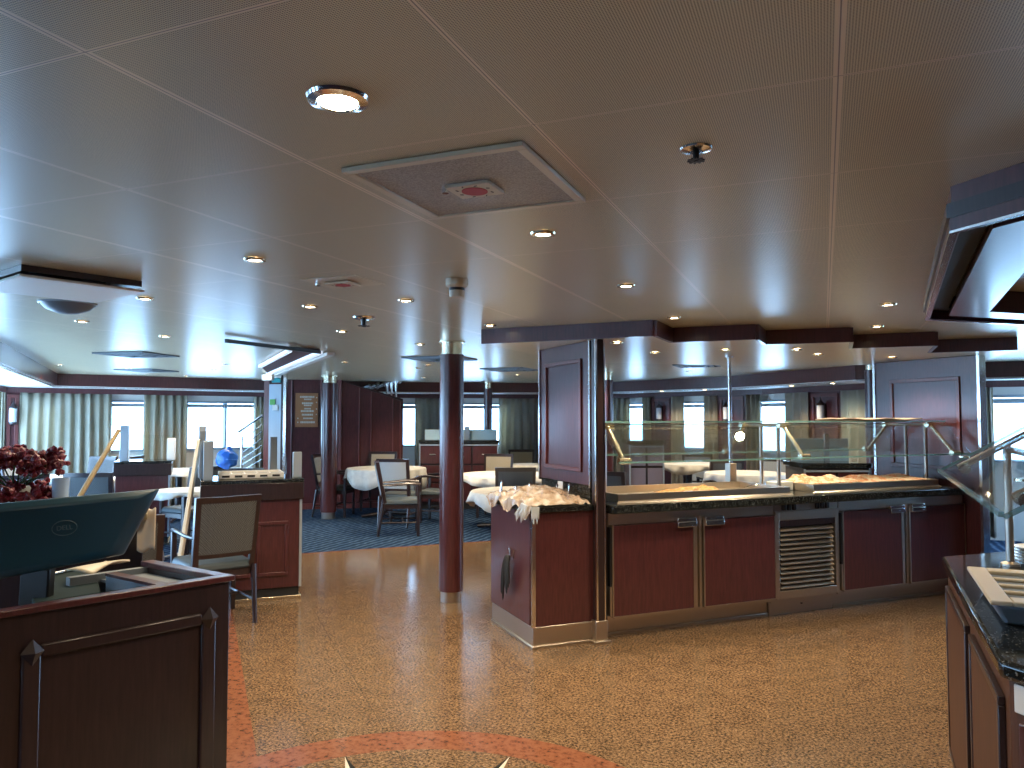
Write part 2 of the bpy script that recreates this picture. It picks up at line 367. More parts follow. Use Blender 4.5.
# unseen sides of the room
wl = MB()
def side(p, q, z0, z1):
    dx, dy = q[0]-p[0], q[1]-p[1]; l = sqrt(dx*dx+dy*dy); nx, ny = -dy/l*.06, dx/l*.06
    wl.prism([R(*p), R(*q), R(q[0]+nx,q[1]+ny), R(p[0]+nx,p[1]+ny)], z0, z1)
for nme, p, q in (('wall_left', (-5.5,-3.5),(-5.5,5.2)), ('wall_right', (8.2,6.6),(7.5,-3.5)), ('wall_front', (7.5,-3.5),(-5.5,-3.5))):
    wl = MB()
    if nme != 'wall_left': side(p, q, 0, ZC); struct(wl.build(nme, 'wood', smooth=False)); continue
    side(p, q, 0, .9); side(p, q, 1.9, ZC)
    m_ = 5
    for k in range(m_+1):
        t0 = max(0, k/m_-.06); t1 = min(1, k/m_+.06); side((p[0]+(q[0]-p[0])*t0, p[1]+(q[1]-p[1])*t0), (p[0]+(q[0]-p[0])*t1, p[1]+(q[1]-p[1])*t1), .9, 1.9)
    struct(wl.build(nme, 'wood', smooth=False))
# far hill seen through the port side window
def hill():
    mb = MB(); pts = []
    for k in range(13): pts.append((-330+k*10, 400+10*sin(k), 1.5+2*abs(sin(k*1.3))+5*math.exp(-((k-2)/2.5)**2)))
    vs = [(*R(x,y),-3) for x,y,z in pts]+[(*R(x,y),z) for x,y,z in pts]+[(*R(x-20,y+60),-3) for x,y,z in pts]; n = len(pts)
    mb.add(vs, [(i,i+1,n+i+1,n+i) for i in range(n-1)]+[(n+i,n+i+1,2*n+i+1,2*n+i) for i in range(n-1)])
    o = mb.build('hill', 'hill'); tag(o, 'pale blue wooded hill far outside the port windows', 'hill')
hill()
# ------------------------------------------------------------------ curtains
def curtain(pa, pb, label, m='curtain', path=None, gather=0, group='window curtains', z0=.05, z1=1.955):
    p, q = hit(CP, pa), hit(CP, pb)
    if p is None or q is None: return
    P, Q = Vector(R(*p)), Vector(R(*q)); ln = (Q-P).length; d = (Q-P)/ln; nr = Vector((-d.y, d.x)); nf = max(3, int(ln/.13))
    ph = random.uniform(0, 6); ws = [random.uniform(.7,1.3) for _ in range(nf+2)]
    def fn(u, v):
        z = z0+(z1-z0)*v; g = 1-gather*sin(pi*min(1, max(0, (1-v)*1.2)))
        uu = .5+(u-.5)*g; a = .05*(.55+.45*(1-v))*ws[int(u*nf)]
        s = sin(2*pi*nf*u+ph+.5*sin(3*v+u*5)); c = P+d*(ln*uu)+nr*(a*s)
        return (c.x, c.y, z)
    mb = MB().grid(fn, nf*10, 8); o = mb.build('curtain', m, solid=.006); tag(o, label, 'curtain', group); return o
for a in [(-2,6,'pale curtain at the far left edge of the photo','curtain'),(20,112,'wide olive cream curtain between the wall lamp and the first bright window on the left','curtain'),
          (144,187,'olive cream curtain with warm spotlit top between two bright left windows','curtain'),(254,268,'narrow curtain edge beside the stair balustrade','curtain_g'),
          (415,441,'grey curtain just left of the large round mahogany column','curtain_g'),(499,545,'grey curtain immediately left of the wood screen on the corner cabinet','curtain_g'),
          (611,630,'grey curtain first right of the chrome edged post','curtain_g'),(643,651,'narrow warm lit curtain left of the first wall lamp behind the buffet','curtain'),
          (672,684,'grey curtain right of the first wall lamp behind the buffet','curtain_g'),(704,717,'grey curtain left of the middle wood pier behind the buffet','curtain_g'),
          (747,761,'grey curtain right of the middle wood pier behind the buffet','curtain_g'),(786,809,'grey curtain left of the right hand wall lamp behind the buffet','curtain_g'),
          (842,868,'grey curtain right of the right hand wall lamp behind the buffet','curtain_g'),(980,993,'grey curtain beyond the right end wood screen','curtain_g')]:
    curtain(*a)
# wood piers with wall lamps
def pier(pa, pb, lampx, lampz, label, plabel, top=1.96):
    p, q = hit(offs(FP,.82), pa), hit(offs(FP,.82), pb); P, Q = Vector(R(*p)), Vector(R(*q)); ln = (Q-P).length; rz = math.atan2((Q-P).y, (Q-P).x)
    t = thing('wood_pier', plabel, 'pier', (P.x, P.y, 0), rz, 'wood piers between the windows')
    MB().box(0,0,0,ln,.10,top).build('body','wood',t,bevel=.004); mb = MB(); raised_panel(mb, ln*.12, .9, ln*.88, top-.1, 0, .02, .05); mb.build('moulding','wood_red',t,bevel=.004)
    if label:
        s = thing('wall_lamp', label, 'wall lamp', (*(P+(Q-P)*lampx), lampz), rz, 'wall lamps on the wood piers')
        y = -.07
        MB().lathe([(.0,-.12),(.045,-.12),(.05,-.1),(.05,.08),(.045,.1)], (0,y,0), 16).build('lamp_shade','sconce',s)
        MB().lathe([(.055,.09),(.06,.11),(.03,.14),(.012,.17),(.0,.24)], (0,y,0), 16).lathe([(.0,-.16),(.05,-.14),(.055,-.11)], (0,y,0), 16).build('cap','wood_dk',s)
        MB().box(-.04,-.03,-.1,.04,-.001,.12).build('backplate','wood_dk',s,bevel=.003)
pier(5,21,.5,1.56,'grey wall lamp on the wood pier at the far left','wood pier with wall lamp at the far left edge')
pier(650,673,.5,1.60,'small grey wall lamp on first pier right of the corner cabinet post','wood pier with wall lamp right of the narrow warm lit curtain')
pier(716,748,.4,1.60,'wall lamp half hidden by the thin chrome pole over the buffet','red lit wood pier behind the thin chrome pole')
pier(808,843,.48,1.60,'largest grey wall lamp right of the centre sneeze guard bracket','wood pier with the largest wall lamp')
# ------------------------------------------------------------------ round columns
def column(c, r, base, label, top=ZC, band=.11):
    t = thing('round_column', label, 'column', (*c, 0), 0, 'round mahogany columns')
    MB().lathe([(0,.0),(r*.86,.0),(r*.86,base),(0,base)], n=36).build('base','steel',t)
    MB().lathe([(0,base),(r,base),(r,top-band),(0,top-band)], n=48).build('shaft','wood',t)
    MB().lathe([(r*.86,top-band),(r*.86,top-.012),(r*1.12,top-.012),(r*1.12,top-.001),(0,top-.001)], n=36).build('collar','brass',t)
column((-2.871,5.615), .1, .09, 'tall round mahogany column standing alone in the middle of the granite floor')
column(R(-2.766,11.4), .118, .1, 'round mahogany column on the carpet beside the copper plaque wall')
column(Dp(488,13.48), .075, .08, 'thin dark column in front of the far window left of the grey curtain')
column(Dp(872.5,8.3), .075, .08, 'dark column behind the right end of the buffet')
column(Dp(608,10.5), .07, .08, 'thin dark column seen just right of the chrome edged post')
# ------------------------------------------------------------------ stair enclosure, copper plaque, grey door panel
def cam_wall(t, pts, Y0, Y1, th, mb=None, mi=0):
    # upright slab whose outline is given as (column, height); it runs from distance Y0 at the first to Y1 at the last column
    xs = [p[0] for p in pts]; a, b = min(xs), max(xs); mb = mb or MB(); f = []; k = []
    A = Vector(Dp(a, Y0)); B = Vector(Dp(b, Y1)); d = (B-A).normalized(); nr = Vector((-d.y, d.x))
    for px, z in pts:
        u = (px-512)/F_; ua = (a-512)/F_; ub = (b-512)/F_; Xa, Xb = ua*Y0, ub*Y1
        den = (Xb-Xa)-u*(Y1-Y0); s = (u*Y0-Xa)/den; c = A+(B-A)*s; f.append((c.x, c.y, z)); k.append((c.x+nr.x*th, c.y+nr.y*th, z))
    n = len(pts); mb.add(f+k, [tuple(range(n)), tuple(range(n,2*n))[::-1]]+[(i,(i+1)%n,n+(i+1)%n,n+i) for i in range(n)], mi); return mb
t = thing('stair_enclosure', 'mahogany panelled stair enclosure wall with sloping top', 'wall panel')
cam_wall(t, [(284,0),(403,0),(403,1.80),(341,2.149),(284,2.149)], 12.5, 12.9, .12).build('wall_panel','wood',t,smooth=False)
cam_wall(t, [(283,0),(403,0),(403,.09),(283,.09)], 12.44, 12.84, .05).build('skirting','wood_red',t,smooth=False)
for a, b in ((338.2,341.2),(358.5,359.5),(370.5,371.4),(392,393),(399.5,400.5),(320,321),(291,291.8)):
    zt = 2.149 if a < 341 else 2.149-(a-341)/62*.349-.03
    cam_wall(t, [(a,.1),(b,.1),(b,zt),(a,zt)], 12.47+.4*(a-284)/119, 12.47+.4*(a-284)/119, .06).build('joint_strip','wood_red',t,smooth=False)
cam_wall(t, [(340,2.14),(403,1.79),(403,1.835),(340,2.149)], 12.66, 12.87, .2).build('cap_rail','wood_dk',t,smooth=False)
t = thing('stair_flight', 'open chrome stair flight rising behind the sloping mahogany wall', 'stair')
for k in range(6):
    a = 350+k*9; z = 1.92+.035*k; P = Vector((*Dp(a,13.25),z)); Q = Vector((*Dp(a+20,13.05),z+.16)); MB().beam(P,Q,.05,.03).build('tread','chrome',t)
for a in (387,391.5,396):
    MB().tube([(*Dp(a,13.1),1.72),(*Dp(a,13.1),2.149)], .022).build('post','chrome',t)
t = thing('wall_plaque', 'copper coloured notice plaque with pale lines of lettering on the mahogany wall', 'sign')
Y_ = 12.44
pl = cam_wall(t, [(295.5,1.36),(318,1.36),(318,1.925),(295.5,1.925)], 12.47, 12.545, .03); pl.build('plate','sign',t,smooth=False)
lm = MB()
rows = [(300,314.5,1.86,.03),(304,311.5,1.82,.025),(302,313,1.755,.03),(304,311.5,1.72,.025),(304.5,311,1.665,.025),(301,314,1.625,.03),(302,313,1.565,.03),(303.5,313,1.505,.025),(300.5,315,1.44,.032),(316,317.2,1.85,.02),(316,317.2,1.77,.02),(316,317.2,1.66,.02),(316,317.2,1.57,.02),(297.5,298.6,1.505,.02),(297.5,298.6,1.44,.02)]
for a, b, z, h in rows:
    x = a
    while x < b-.3:
        w = min(random.uniform(.7,1.9), b-x); yy = 12.46+.075*(x-295.5)/22.5; cam_wall(t, [(x,z-h/2),(x+w,z-h/2),(x+w,z+h/2),(x,z+h/2)], yy, yy+.003*w, .012, lm); x += w+.35
lm.build('lettering','mwhite',t,smooth=False)
t = thing('door_1', 'pale grey metal door panel left of the mahogany stair wall', 'door'); t['kind'] = 'structure'
cam_wall(t, [(269,0),(281,0),(281,2.0),(269,2.0)], 10.9, 10.9, .06).build('door_leaf','alu',t,smooth=False)
cam_wall(t, [(264,0),(269,0),(269,2.06),(264,2.06)], 10.9, 10.9, .1).build('door_frame','wood_red',t,smooth=False)
cam_wall(t, [(283.2,0),(286,0),(286,2.149),(283.2,2.149)], 10.85, 10.85, .08).build('door_frame','chrome',t,smooth=False)
cam_wall(t, [(281,0),(283.2,0),(283.2,2.149),(281,2.149)], 10.87, 10.87, .08).build('door_frame','wood_dk',t,smooth=False)
cam_wall(t, [(264,2.06),(283.2,2.06),(283.2,2.149),(264,2.149)], 10.9, 10.9, .1).build('door_head','white',t,smooth=False)
cam_wall(t, [(272.4,1.62),(277.8,1.62),(277.8,1.70),(272.4,1.70)], 10.88, 10.88, .01).build('notice','white',t,smooth=False,label='white and red notice')
cam_wall(t, [(269.8,1.7),(275,1.7),(275,1.78),(269.8,1.78)], 10.88, 10.88, .01).build('notice','green',t,smooth=False,label='green safety notice')
o = cam_wall(None, [(271.5,2.02),(280,2.02),(280,2.085),(271.5,2.085)], 10.78, 10.78, .04).build('exit_sign','tealsign',smooth=False); tag(o, 'small teal sign box above the pale grey door panel', 'sign')
t = thing('emergency_light', 'white emergency light box at the ceiling above the grey door frame', 'light')
cam_wall(t, [(261,2.04),(272,2.04),(272,2.13),(261,2.13)], 10.6, 10.6, .08).build('housing','white',t,bevel=.005); cam_wall(t, [(262.5,2.055),(270.5,2.055),(270.5,2.115),(262.5,2.115)], 10.585, 10.585, .012).build('diffuser','lamp_s',t)
t = thing('stair_balustrade', 'slanted stair handrail with thin rods in front of the left window', 'railing')
zz = lambda px, py, Y: (*Dp(px, Y), HC-(py-418)/F_*Y)
MB().tube([zz(239,432,11.4), zz(263,415,11.4)], .02).build('handrail','chrome',t)
MB().tube([zz(242.5,436,11.4), zz(242.5,470,11.4)], .02).build('post','chrome',t)
for k in range(6): MB().tube([zz(242.5,441+6*k,11.4), zz(263,424+7*k,11.4)], .009).build('rod','chrome',t)
# ------------------------------------------------------------------ stepped canopy over the buffet
cpts = [(-2.272,4.93),(-1.02,4.88),(-1.0,5.36),(-.42,5.36),(-.40,5.77),(.18,5.80),(.19,6.33),(.77,6.33),(.80,7.0),(1.42,7.0)]
back = [(1.42,8.6),(-.6,8.2),(-2.272,6.9)]
t = thing('stepped_canopy', 'stepped mahogany canopy hanging from the ceiling over the buffet', 'canopy')
MB().prism(cpts+back, ZS, ZC-.001).build('soffit', 'ceil_plain', t, smooth=False)
for i in range(len(cpts)-1):
    a, b = Vector((*cpts[i],0)), Vector((*cpts[i+1],0)); d = (b-a).normalized(); nn = Vector((d.y,-d.x,0))*.022
    MB().hexa([a+nn+Vector((0,0,ZS-.006)), b+nn+Vector((0,0,ZS-.006)), b-nn*.2+Vector((0,0,ZS-.006)), a-nn*.2+Vector((0,0,ZS-.006))], [a+nn+Vector((0,0,ZC-.001)), b+nn+Vector((0,0,ZC-.001)), b-nn*.2+Vector((0,0,ZC-.001)), a-nn*.2+Vector((0,0,ZC-.001))]).build('fascia_board','wood',t,smooth=False)
# ------------------------------------------------------------------ buffet line (local x along the line, y towards the galley)
def line_thing(name, label, cat, al, aw, z=0, group=None): return thing(name, label, cat, (*dg(al,aw), z), RZD, group)
def door_unit(al0, al1, mid, label):
    w = al1-al0; t = line_thing('buffet_cabinet', label, 'cabinet', al0, 4.55, 0, 'buffet base cabinets')
    MB().box(0,.02,.12,w,.72,.86).build('body','steel',t)
    mb = MB(); mb.box(0,.0,.775,w,.02,.86); mb.build('top_rail','steel',t,bevel=.002)
    MB().box(0,.09,.02,w,.12,.13).box(0,.075,.0,w,.1,.022).build('plinth','steel',t,bevel=.003)
    g = .05
    for k, (a, b) in enumerate(((.03, mid-g), (mid+g, w-.01))):
        d = MB().box(a,-.02,.155,b,.018,.77).build('door','wood',t,bevel=.003)
        mb = MB(); mb.box(a-.012,-.022,.15,a,.018,.775).box(b,-.022,.15,b+.012,.018,.775).box(a,-.022,.143,b,.018,.155); mb.build('edge_trim','steel',d)
        hx0, hx1 = ((b-.15, b+.01) if k == 0 else (a-.01, a+.15))
        MB().box(hx0,-.055,.735,hx1,-.02,.775).box(hx0,-.05,.768,hx1,.0,.80).build('handle','chrome',d,bevel=.004)
    MB().box(mid-.03,-.01,.15,mid-.008,.02,.8).box(mid+.008,-.01,.15,mid+.03,.02,.8).build('centre_stile','steel',t)
    MB().box(.0,-.02,.36,.014,.018,.76).build('hinge_bar','black',t); MB().box(.0,-.02,.16,.014,.018,.36).build('hinge_cover','steel',t)
    return t
door_unit(2.60, 4.035, .735, 'buffet cabinet with two mahogany doors left of the louvred vent')
door_unit(4.685, 6.10, .71, 'buffet cabinet with two mahogany doors right of the louvred vent')
t = line_thing('vent_cabinet', 'steel framed louvred vent unit in the middle of the buffet front', 'cabinet', 4.04, 4.55)
w = .63
MB().box(0,.05,.1,w,.72,.86).build('body','steel',t)
mb = MB(); mb.box(0,-.015,.14,.035,.05,.80).box(w-.035,-.015,.14,w,.05,.80).box(.035,-.015,.14,w-.035,.05,.2).box(.035,-.015,.73,w-.035,.05,.80); mb.build('frame','steel',t,bevel=.002)
MB().box(.035,.02,.2,w-.035,.05,.73).build('recess','dark',t)
for k in range(13):
    z = .212+k*.036; MB().hexa([(.05,-.012,z),(w-.05,-.012,z),(w-.05,.010,z+.022),(.05,.010,z+.022)], [(.05,-.012,z+.005),(w-.05,-.012,z+.005),(w-.05,.010,z+.027),(.05,.010,z+.027)]).build('slat','steel',t)
MB().box(.035,-.01,.685,w-.035,.03,.735).build('head_panel','wood_dk',t)
MB().box(.0,.07,.0,w,.12,.13).build('plinth','steel',t,bevel=.003)
MB().lathe([(0,-.004),(.009,-.004),(.009,.004),(0,.004)], (w/2,.068,.07), 10).build('lock','black',t)
MB().box(0,.0,.80,w,.05,.86).build('control_panel','steel',t)
for x in (.07,.12,.17,.40,.45,.50):
    MB().box(x,-.02,.805,x+.03,.0,.85).build('knob','black',t,bevel=.004)
t = line_thing('worktop', 'long black granite buffet worktop with steel wells', 'worktop', 2.575, 4.45)
MB().box(0,0,.86,3.535,.95,.92).build('slab','stone',t,bevel=.006)
# front sneeze guard
t = line_thing('sneeze_guard', 'long glass sneeze guard with steel brackets over the buffet worktop', 'sneeze guard', 2.60, 4.45)
o = MB().box(.02,.25,1.475,3.5,.72,1.487).build('shelf','glass',t)
MB().box(.02,.244,1.474,3.5,.252,1.488).build('shelf_edge','glass_e',o)
MB().box(.02,.22,1.462,3.5,.232,1.47).build('front_rail','brass',t)
for (y0,z0,y1,z1) in ((0.0,1.205,.25,1.465),(.97,1.205,.72,1.465)):
    g = MB().hexa([(.03,y0,z0),(3.5,y0,z0),(3.5,y0+.008,z0),(.03,y0+.008,z0)], [(.03,y1,z1),(3.5,y1,z1),(3.5,y1+.008,z1),(.03,y1+.008,z1)]).build('pane','glass',t)
    MB().box(.03,y0-.004,z0-.006,3.5,y0+.012,z0+.006).build('pane_edge','glass_e',g)
for x in (.09, 1.68, 3.33):
    for y in (.31,.51):
        MB().tube([(x,y,.921),(x,y,1.45)], .016, 12).lathe([(.03,.921),(.03,.93),(.017,.935)], (x,y,0), 14).build('post','steel',t)
    b = MB().tube([(x,.25,1.452),(x,.72,1.452)], .015, 10).build('top_bar','steel',t)
    for ya, yb in ((.26,.03),(.71,.94)):
        a = MB().tube([(x,ya,1.452),(x,yb,1.20)], .017, 12).build('arm','brass',t)
        for yy, zz_ in ((ya,1.452),(yb,1.215)): MB().tube([(x-.045,yy,zz_),(x+.045,yy,zz_)], .022, 12).build('clamp','brass',a)
# wood screen, post, end wall
t = line_thing('wood_screen', 'tall mahogany panelled screen standing on the corner cabinet', 'screen', 2.50, 4.60)
MB().box(-.02,0,1.045,.02,.80,ZS-.002).build('panel','wood',t,bevel=.003)
mb = MB()
for a in ((.10,1.13,.70,1.16),(.10,1.90,.70,1.93),(.10,1.16,.13,1.90),(.67,1.16,.70,1.90)): mb.box(-.034,a[0],a[1],-.02,a[2],a[3])
mb.build('moulding','wood_red',t,bevel=.004)
MB().box(-.024,-.02,1.03,.03,.0,ZS-.002).box(-.03,.80,1.03,.03,.82,ZS-.002).build('edge_strip','chrome',t)
MB().box(-.012,0,.921,.012,.80,1.045).build('backsplash','stone',t)
MB().box(-.018,.42,.96,-.012,.50,1.04).build('socket','white',t,bevel=.002)
t = line_thing('square_post', 'square mahogany post with chrome edges and steel foot beside the corner cabinet', 'post', 2.508, 4.50)
MB().box(-.028,0,.13,.034,.06,ZS-.002).build('shaft','wood_dk',t)
MB().box(-.032,-.005,.13,-.018,.012,ZS-.002).box(.030,-.005,.13,.040,.012,ZS-.002).build('edge_strip','chrome',t)
MB().box(-.042,-.012,.02,.05,.075,.15).box(-.06,-.03,0,.068,.09,.022).build('foot','steel',t,bevel=.004)
t = line_thing('wood_screen', 'floor standing mahogany panelled screen closing the right end of the buffet', 'screen', 6.12, 4.40)
MB().box(0,0,0,.06,1.05,ZS-.002).build('panel','wood',t,bevel=.003)
mb = MB()
for a in ((.16,1.05,.88,1.085),(.16,1.84,.88,1.875),(.16,1.085,.195,1.84),(.845,1.085,.88,1.84)): mb.box(-.014,a[0],a[1],0,a[2],a[3])
mb.build('moulding','wood_red',t,bevel=.004)
MB().box(-.01,-.025,0,.07,0,ZS-.002).build('edge_strip','chrome',t); MB().box(-.01,1.05,0,.07,1.075,ZS-.002).build('edge_strip','chrome',t)
# corner cabinet with black cloth on its handle and film wrapped cutlery tray
t = line_thing('corner_cabinet', 'mahogany corner cabinet at the left end of the buffet with dark stone top', 'cabinet', 2.035, 4.55)
CW, CD = .475, .74
MB().box(0,0,.14,CW,CD,.885).build('body','wood',t,bevel=.003)
d = MB().box(-.018,.02,.15,.0,CD-.01,.88).build('door','wood',t,bevel=.003)
MB().box(-.03,.33,.545,-.018,.34,.60).box(-.03,.26,.545,-.018,.27,.60).box(-.03,.33,.595,-.018,.36,.605).box(-.03,.25,.595,-.018,.27,.605).build('handle','chrome',d)
MB().box(-.012,-.01,.14,.014,.014,.885).build('corner_strip','chrome',t)
MB().box(.02,.03,.03,CW,CD,.14).prism([(-.015,-.015),(CW+.01,-.015),(CW+.01,CD),(-.015,CD)], 0, .022).box(-.004,-.004,.022,CW,CD,.14).build('plinth','steel',t,bevel=.004)
MB().box(-.03,-.02,.885,CW+.01,CD+.02,.92).build('stone_top','stone',t,bevel=.004)
# black cloth / gloves hanging
c0 = dg(2.035,4.55)
t = thing('glove_bundle', 'black gloves hanging from the corner cabinet door handle', 'gloves', (*c0,-.035), RZD)
hx = -.05
mb = MB()
for k, (y, ln, dx) in enumerate(((.30,.23,.02),(.325,.25,.0),(.285,.17,-.01),(.345,.31,.05),(.36,.27,.065),(.31,.2,-.02))):
    pts = [(hx, .315+(y-.315)*.4, .60), (hx-.012, y, .56), (hx-.014, y+dx*.5, .56-ln*.5), (hx-.006, y+dx, .57-ln)]
    mb.tube(pts, [.009,.012,.013,.006], 8)
mb.build('fingers','rubber',t,sub=1); MB().ico((hx,.318,.575), .03, 2, .12, (.6,1,.9)).build('cuff','rubber',t)
# cling film covered cutlery
t = thing('cutlery_tray', 'cutlery tray loosely wrapped in crumpled cling film on the corner cabinet', 'tray', (*c0,.92), RZD)
MB().box(.02,.03,.002,.40,.60,.03).build('tray','cream',t,bevel=.006)
from mathutils import noise as NZ
def film(u, v):
    x = -.05+.465*u; y = -.05+.80*v; e = min(u,1-u,v,1-v)
    q = Vector((u*4.5, v*6, 3.1)); rid = 1-abs(NZ.noise(q))*2; rid2 = 1-abs(NZ.noise(q*2.3))*2
    z = .034+.05*max(0,1-((u-.55)**2*5+(v-.5)**2*5))+.022*rid+.009*rid2
    if e < .12: z -= (.12-e)/.12*.035
    if u < .03: z -= .05+.035*sin(v*17); x -= .004
    return (x, y, max(z, .036 if (u > .1 and v > .08) else -.2))
MB().grid(film, 60, 80).build('film','film',t)
mb = MB()
for k in range(9):
    u = .0+.03*k; mb.tube([(-.045,.0+.01*k,.02),(-.055,.01+.02*k,-.04-.01*(k%3)),(-.052,.02+.02*k,-.06-.015*(k%4))], [.006,.009,.003], 6)
for k in range(5): mb.tube([(-.03+.012*k,-.05,.01),(-.03+.01*k,-.055,-.04),(-.03+.012*k,-.05,-.07-.03*(k%2))], [.006,.008,.003], 6)
mb.build('film_tail','film_c',t)
for (x,y,h) in ((.0,.58,.12),(.08,.5,.09),(.17,.46,.11),(.2,.3,.08),(.34,.16,.12),(.36,.4,.1)):
    MB().tube([(x,y,.02),(x+.01,y,h)], .008, 8).ico((x+.01,y,h), .012, 1, 0, (1,.4,1.3)).build('cutlery','chrome',t)
# trays and food on the buffet
def steel_tray(al, aw, w, d, h, label):
    t = line_thing('food_well', label, 'tray', al, aw, .921, 'steel food wells in the buffet')
    mb = MB(); th = .02
    mb.box(0,0,0,w,th,h).box(0,d-th,0,w,d,h).box(0,th,0,th,d-th,h).box(w-th,th,0,w,d-th,h)
    mb.hexa([(-.02,-.02,0),(w+.02,-.02,0),(w+.02,0,0),(-.02,0,0)], [(0,0,.015),(w,0,.015),(w,.001,.015),(0,.001,.015)]); mb.build('rim','steel',t,bevel=.004)
    MB().box(th,th,0,w-th,d-th,.006).build('base','steel',t)
    return t
steel_tray(2.68, 4.55, 1.52, .58, .06, 'wide steel food well at the left of the buffet')
steel_tray(4.50, 4.62, 1.40, .52, .06, 'wide steel food well at the right of the buffet')
def mound(name, al, aw, z, w, d, h, m, label, cat, n=26):
    seeds = [(random.uniform(.12,.88), random.uniform(.2,.8), random.uniform(.05,.12), random.uniform(.4,1)) for _ in range(22)]
    def fn(u, v):
        e = min(u,1-u)*2; f = min(v,1-v)*2; b = min(1,e*3)*min(1,f*3); hh = sum(s[3]*math.exp(-(((u-s[0])/s[2])**2+((v-s[1])/(s[2]*1.8))**2)) for s in seeds)
        return (w*u, d*v, h*b*(.35+.3*min(2,hh))+random.uniform(0,.006))
    o = MB().grid(fn, n*2, n).build(name, m, loc=(*dg(al,aw), z), rz=RZD, solid=.004); tag(o, label, cat); return o
mound('pastry_pile', 3.26, 4.72, .935, .50, .28, .05, 'bread', 'baked golden brown pastry tray bake lying in the left steel well', 'pastry')
mound('serving_cloth', 4.54, 4.70, .975, .5, .34, .06, 'foodwrap', 'crumpled cling film bundle with orange garnish on the right steel well', 'food')
mound('wrapped_platter', 5.09, 4.66, .975, .8, .38, .045, 'foodwrap', 'long film wrapped platter with red and orange food on the right steel well', 'platter')
t = line_thing('serving_spoon', 'steel serving spoon on the rim of the left steel well', 'spoon', 3.82, 4.60, .985)
MB().tube([(0,0,0),(.16,.1,.012)], [.006,.008], 8).build('handle','chrome',t); MB().ico((.2,.125,.006), .04, 2, 0, (1,.7,.25)).build('bowl','chrome',t)
o = MB().box(0,0,0,.18,.12,.07).build('carton','white',loc=(*dg(4.31,4.83),.921),rz=RZD,bevel=.004); tag(o, 'small white carton between the two steel wells', 'carton')
def board(u, v): return (.95*u, .30*v+.01*sin(u*9), .006*sin(u*14+v*4))
o = MB().grid(board, 40, 8).build('folded_cloth','tan',loc=(*dg(4.98,4.78),1.499),rz=RZD,solid=.012); tag(o, 'flat tan cloth lying on the glass shelf at the right', 'cloth')
t = line_thing('chrome_pole', 'thin chrome pole between buffet worktop and canopy', 'pole', 4.24, 5.30)
MB().tube([(0,0,1.12),(0,0,ZS-.012)], .016, 14).build('pole','chrome',t); MB().lathe([(.04,ZS-.012),(.04,ZS-.002),(0,ZS-.002)], n=18).build('flange','chrome',t)
MB().box(-.035,-.035,.921,.035,.035,1.12).build('casing','steel',t,bevel=.004)
# ------------------------------------------------------------------ island on the right, and the coffer above it
def octo(A, B, k=1.0):
    # A far end, B near end of the long side facing the walkway; corners cut at 45 degrees
    A, B = Vector(A), Vector(B); ax = (A-B).normalized(); nx = Vector((ax.y, -ax.x)); c1 = (ax+nx).normalized(); c2 = (-ax+nx).normalized()
    D = A+c1*k; C = B+c2*k; w = 1.0
    return [B, A, D, D+nx*w, D+nx*w-ax*0+c2*k, C+nx*w+c1*k, C+nx*w, C]
A_, B_ = (.455,3.70), (.385,2.18)
isl = octo(A_, B_, .95)
def inset(poly, d):
    c = sum(poly, Vector((0,0)))/len(poly); n = len(poly); out = []
    for i in range(n):
        p0, p1, p2 = poly[i-1], poly[i], poly[(i+1)%n]; e1 = (p1-p0).normalized(); e2 = (p2-p1).normalized()
        n1 = Vector((e1.y,-e1.x)); n2 = Vector((e2.y,-e2.x))
        if n1.dot(c-p1) < 0: n1, n2 = -n1, -n2
        b = (n1+n2).normalized(); out.append(p1+b*(d/max(.3,b.dot(n1))))
    return out
tp = lambda P: [(p.x,p.y) for p in P]
t = thing('island_counter', 'octagonal island counter with chestnut panels and black granite top at the right', 'counter')
MB().prism(tp(inset(isl,.022)), .09, .875).build('body','wood_or',t,smooth=False)
MB().prism(tp(inset(isl,.07)), 0, .09).build('plinth','wood_dk',t,smooth=False)
MB().prism(tp(isl), .875, .92).build('granite_top','stone',t,bevel=.012)
ib = inset(isl,.022)
def face_panel(p, q, a, b, z0, z1, name, m, par, th=.012, fr=0):
    d = (q-p).normalized(); nr = Vector((-d.y, d.x)); c = sum(isl, Vector((0,0)))/8
    if nr.dot(c-p) > 0: nr = -nr
    ln = (q-p).length; P = p+d*(ln*a); Q = p+d*(ln*b); mb = MB()
    def slab(P, Q, z0, z1, th): mb.hexa([(*P,z0),(*Q,z0),(*(Q+nr*th),z0),(*(P+nr*th),z0)], [(*P,z1),(*Q,z1),(*(Q+nr*th),z1),(*(P+nr*th),z1)])
    if fr:
        slab(P,Q,z0,z0+fr,th); slab(P,Q,z1-fr,z1,th); slab(P,P+d*fr,z0+fr,z1-fr,th); slab(Q-d*fr,Q,z0+fr,z1-fr,th)
    else: slab(P,Q,z0,z1,th)
    return mb.build(name, m, par, bevel=.003)
for a, b in ((.05,.44),(.52,.96)):
    f = face_panel(ib[0], ib[1], a, b, .14, .80, 'panel', 'wood_or', t, .014); face_panel(ib[0], ib[1], a-.005, b+.005, .13, .81, 'moulding', 'wood_dk', f, .018, .025)
f = face_panel(ib[7], ib[0], .06, .97, .14, .78, 'panel', 'wood', t, .012)
face_panel(ib[7], ib[0], .62, .985, .80, .868, 'notice_plate', 'white', t, .006)
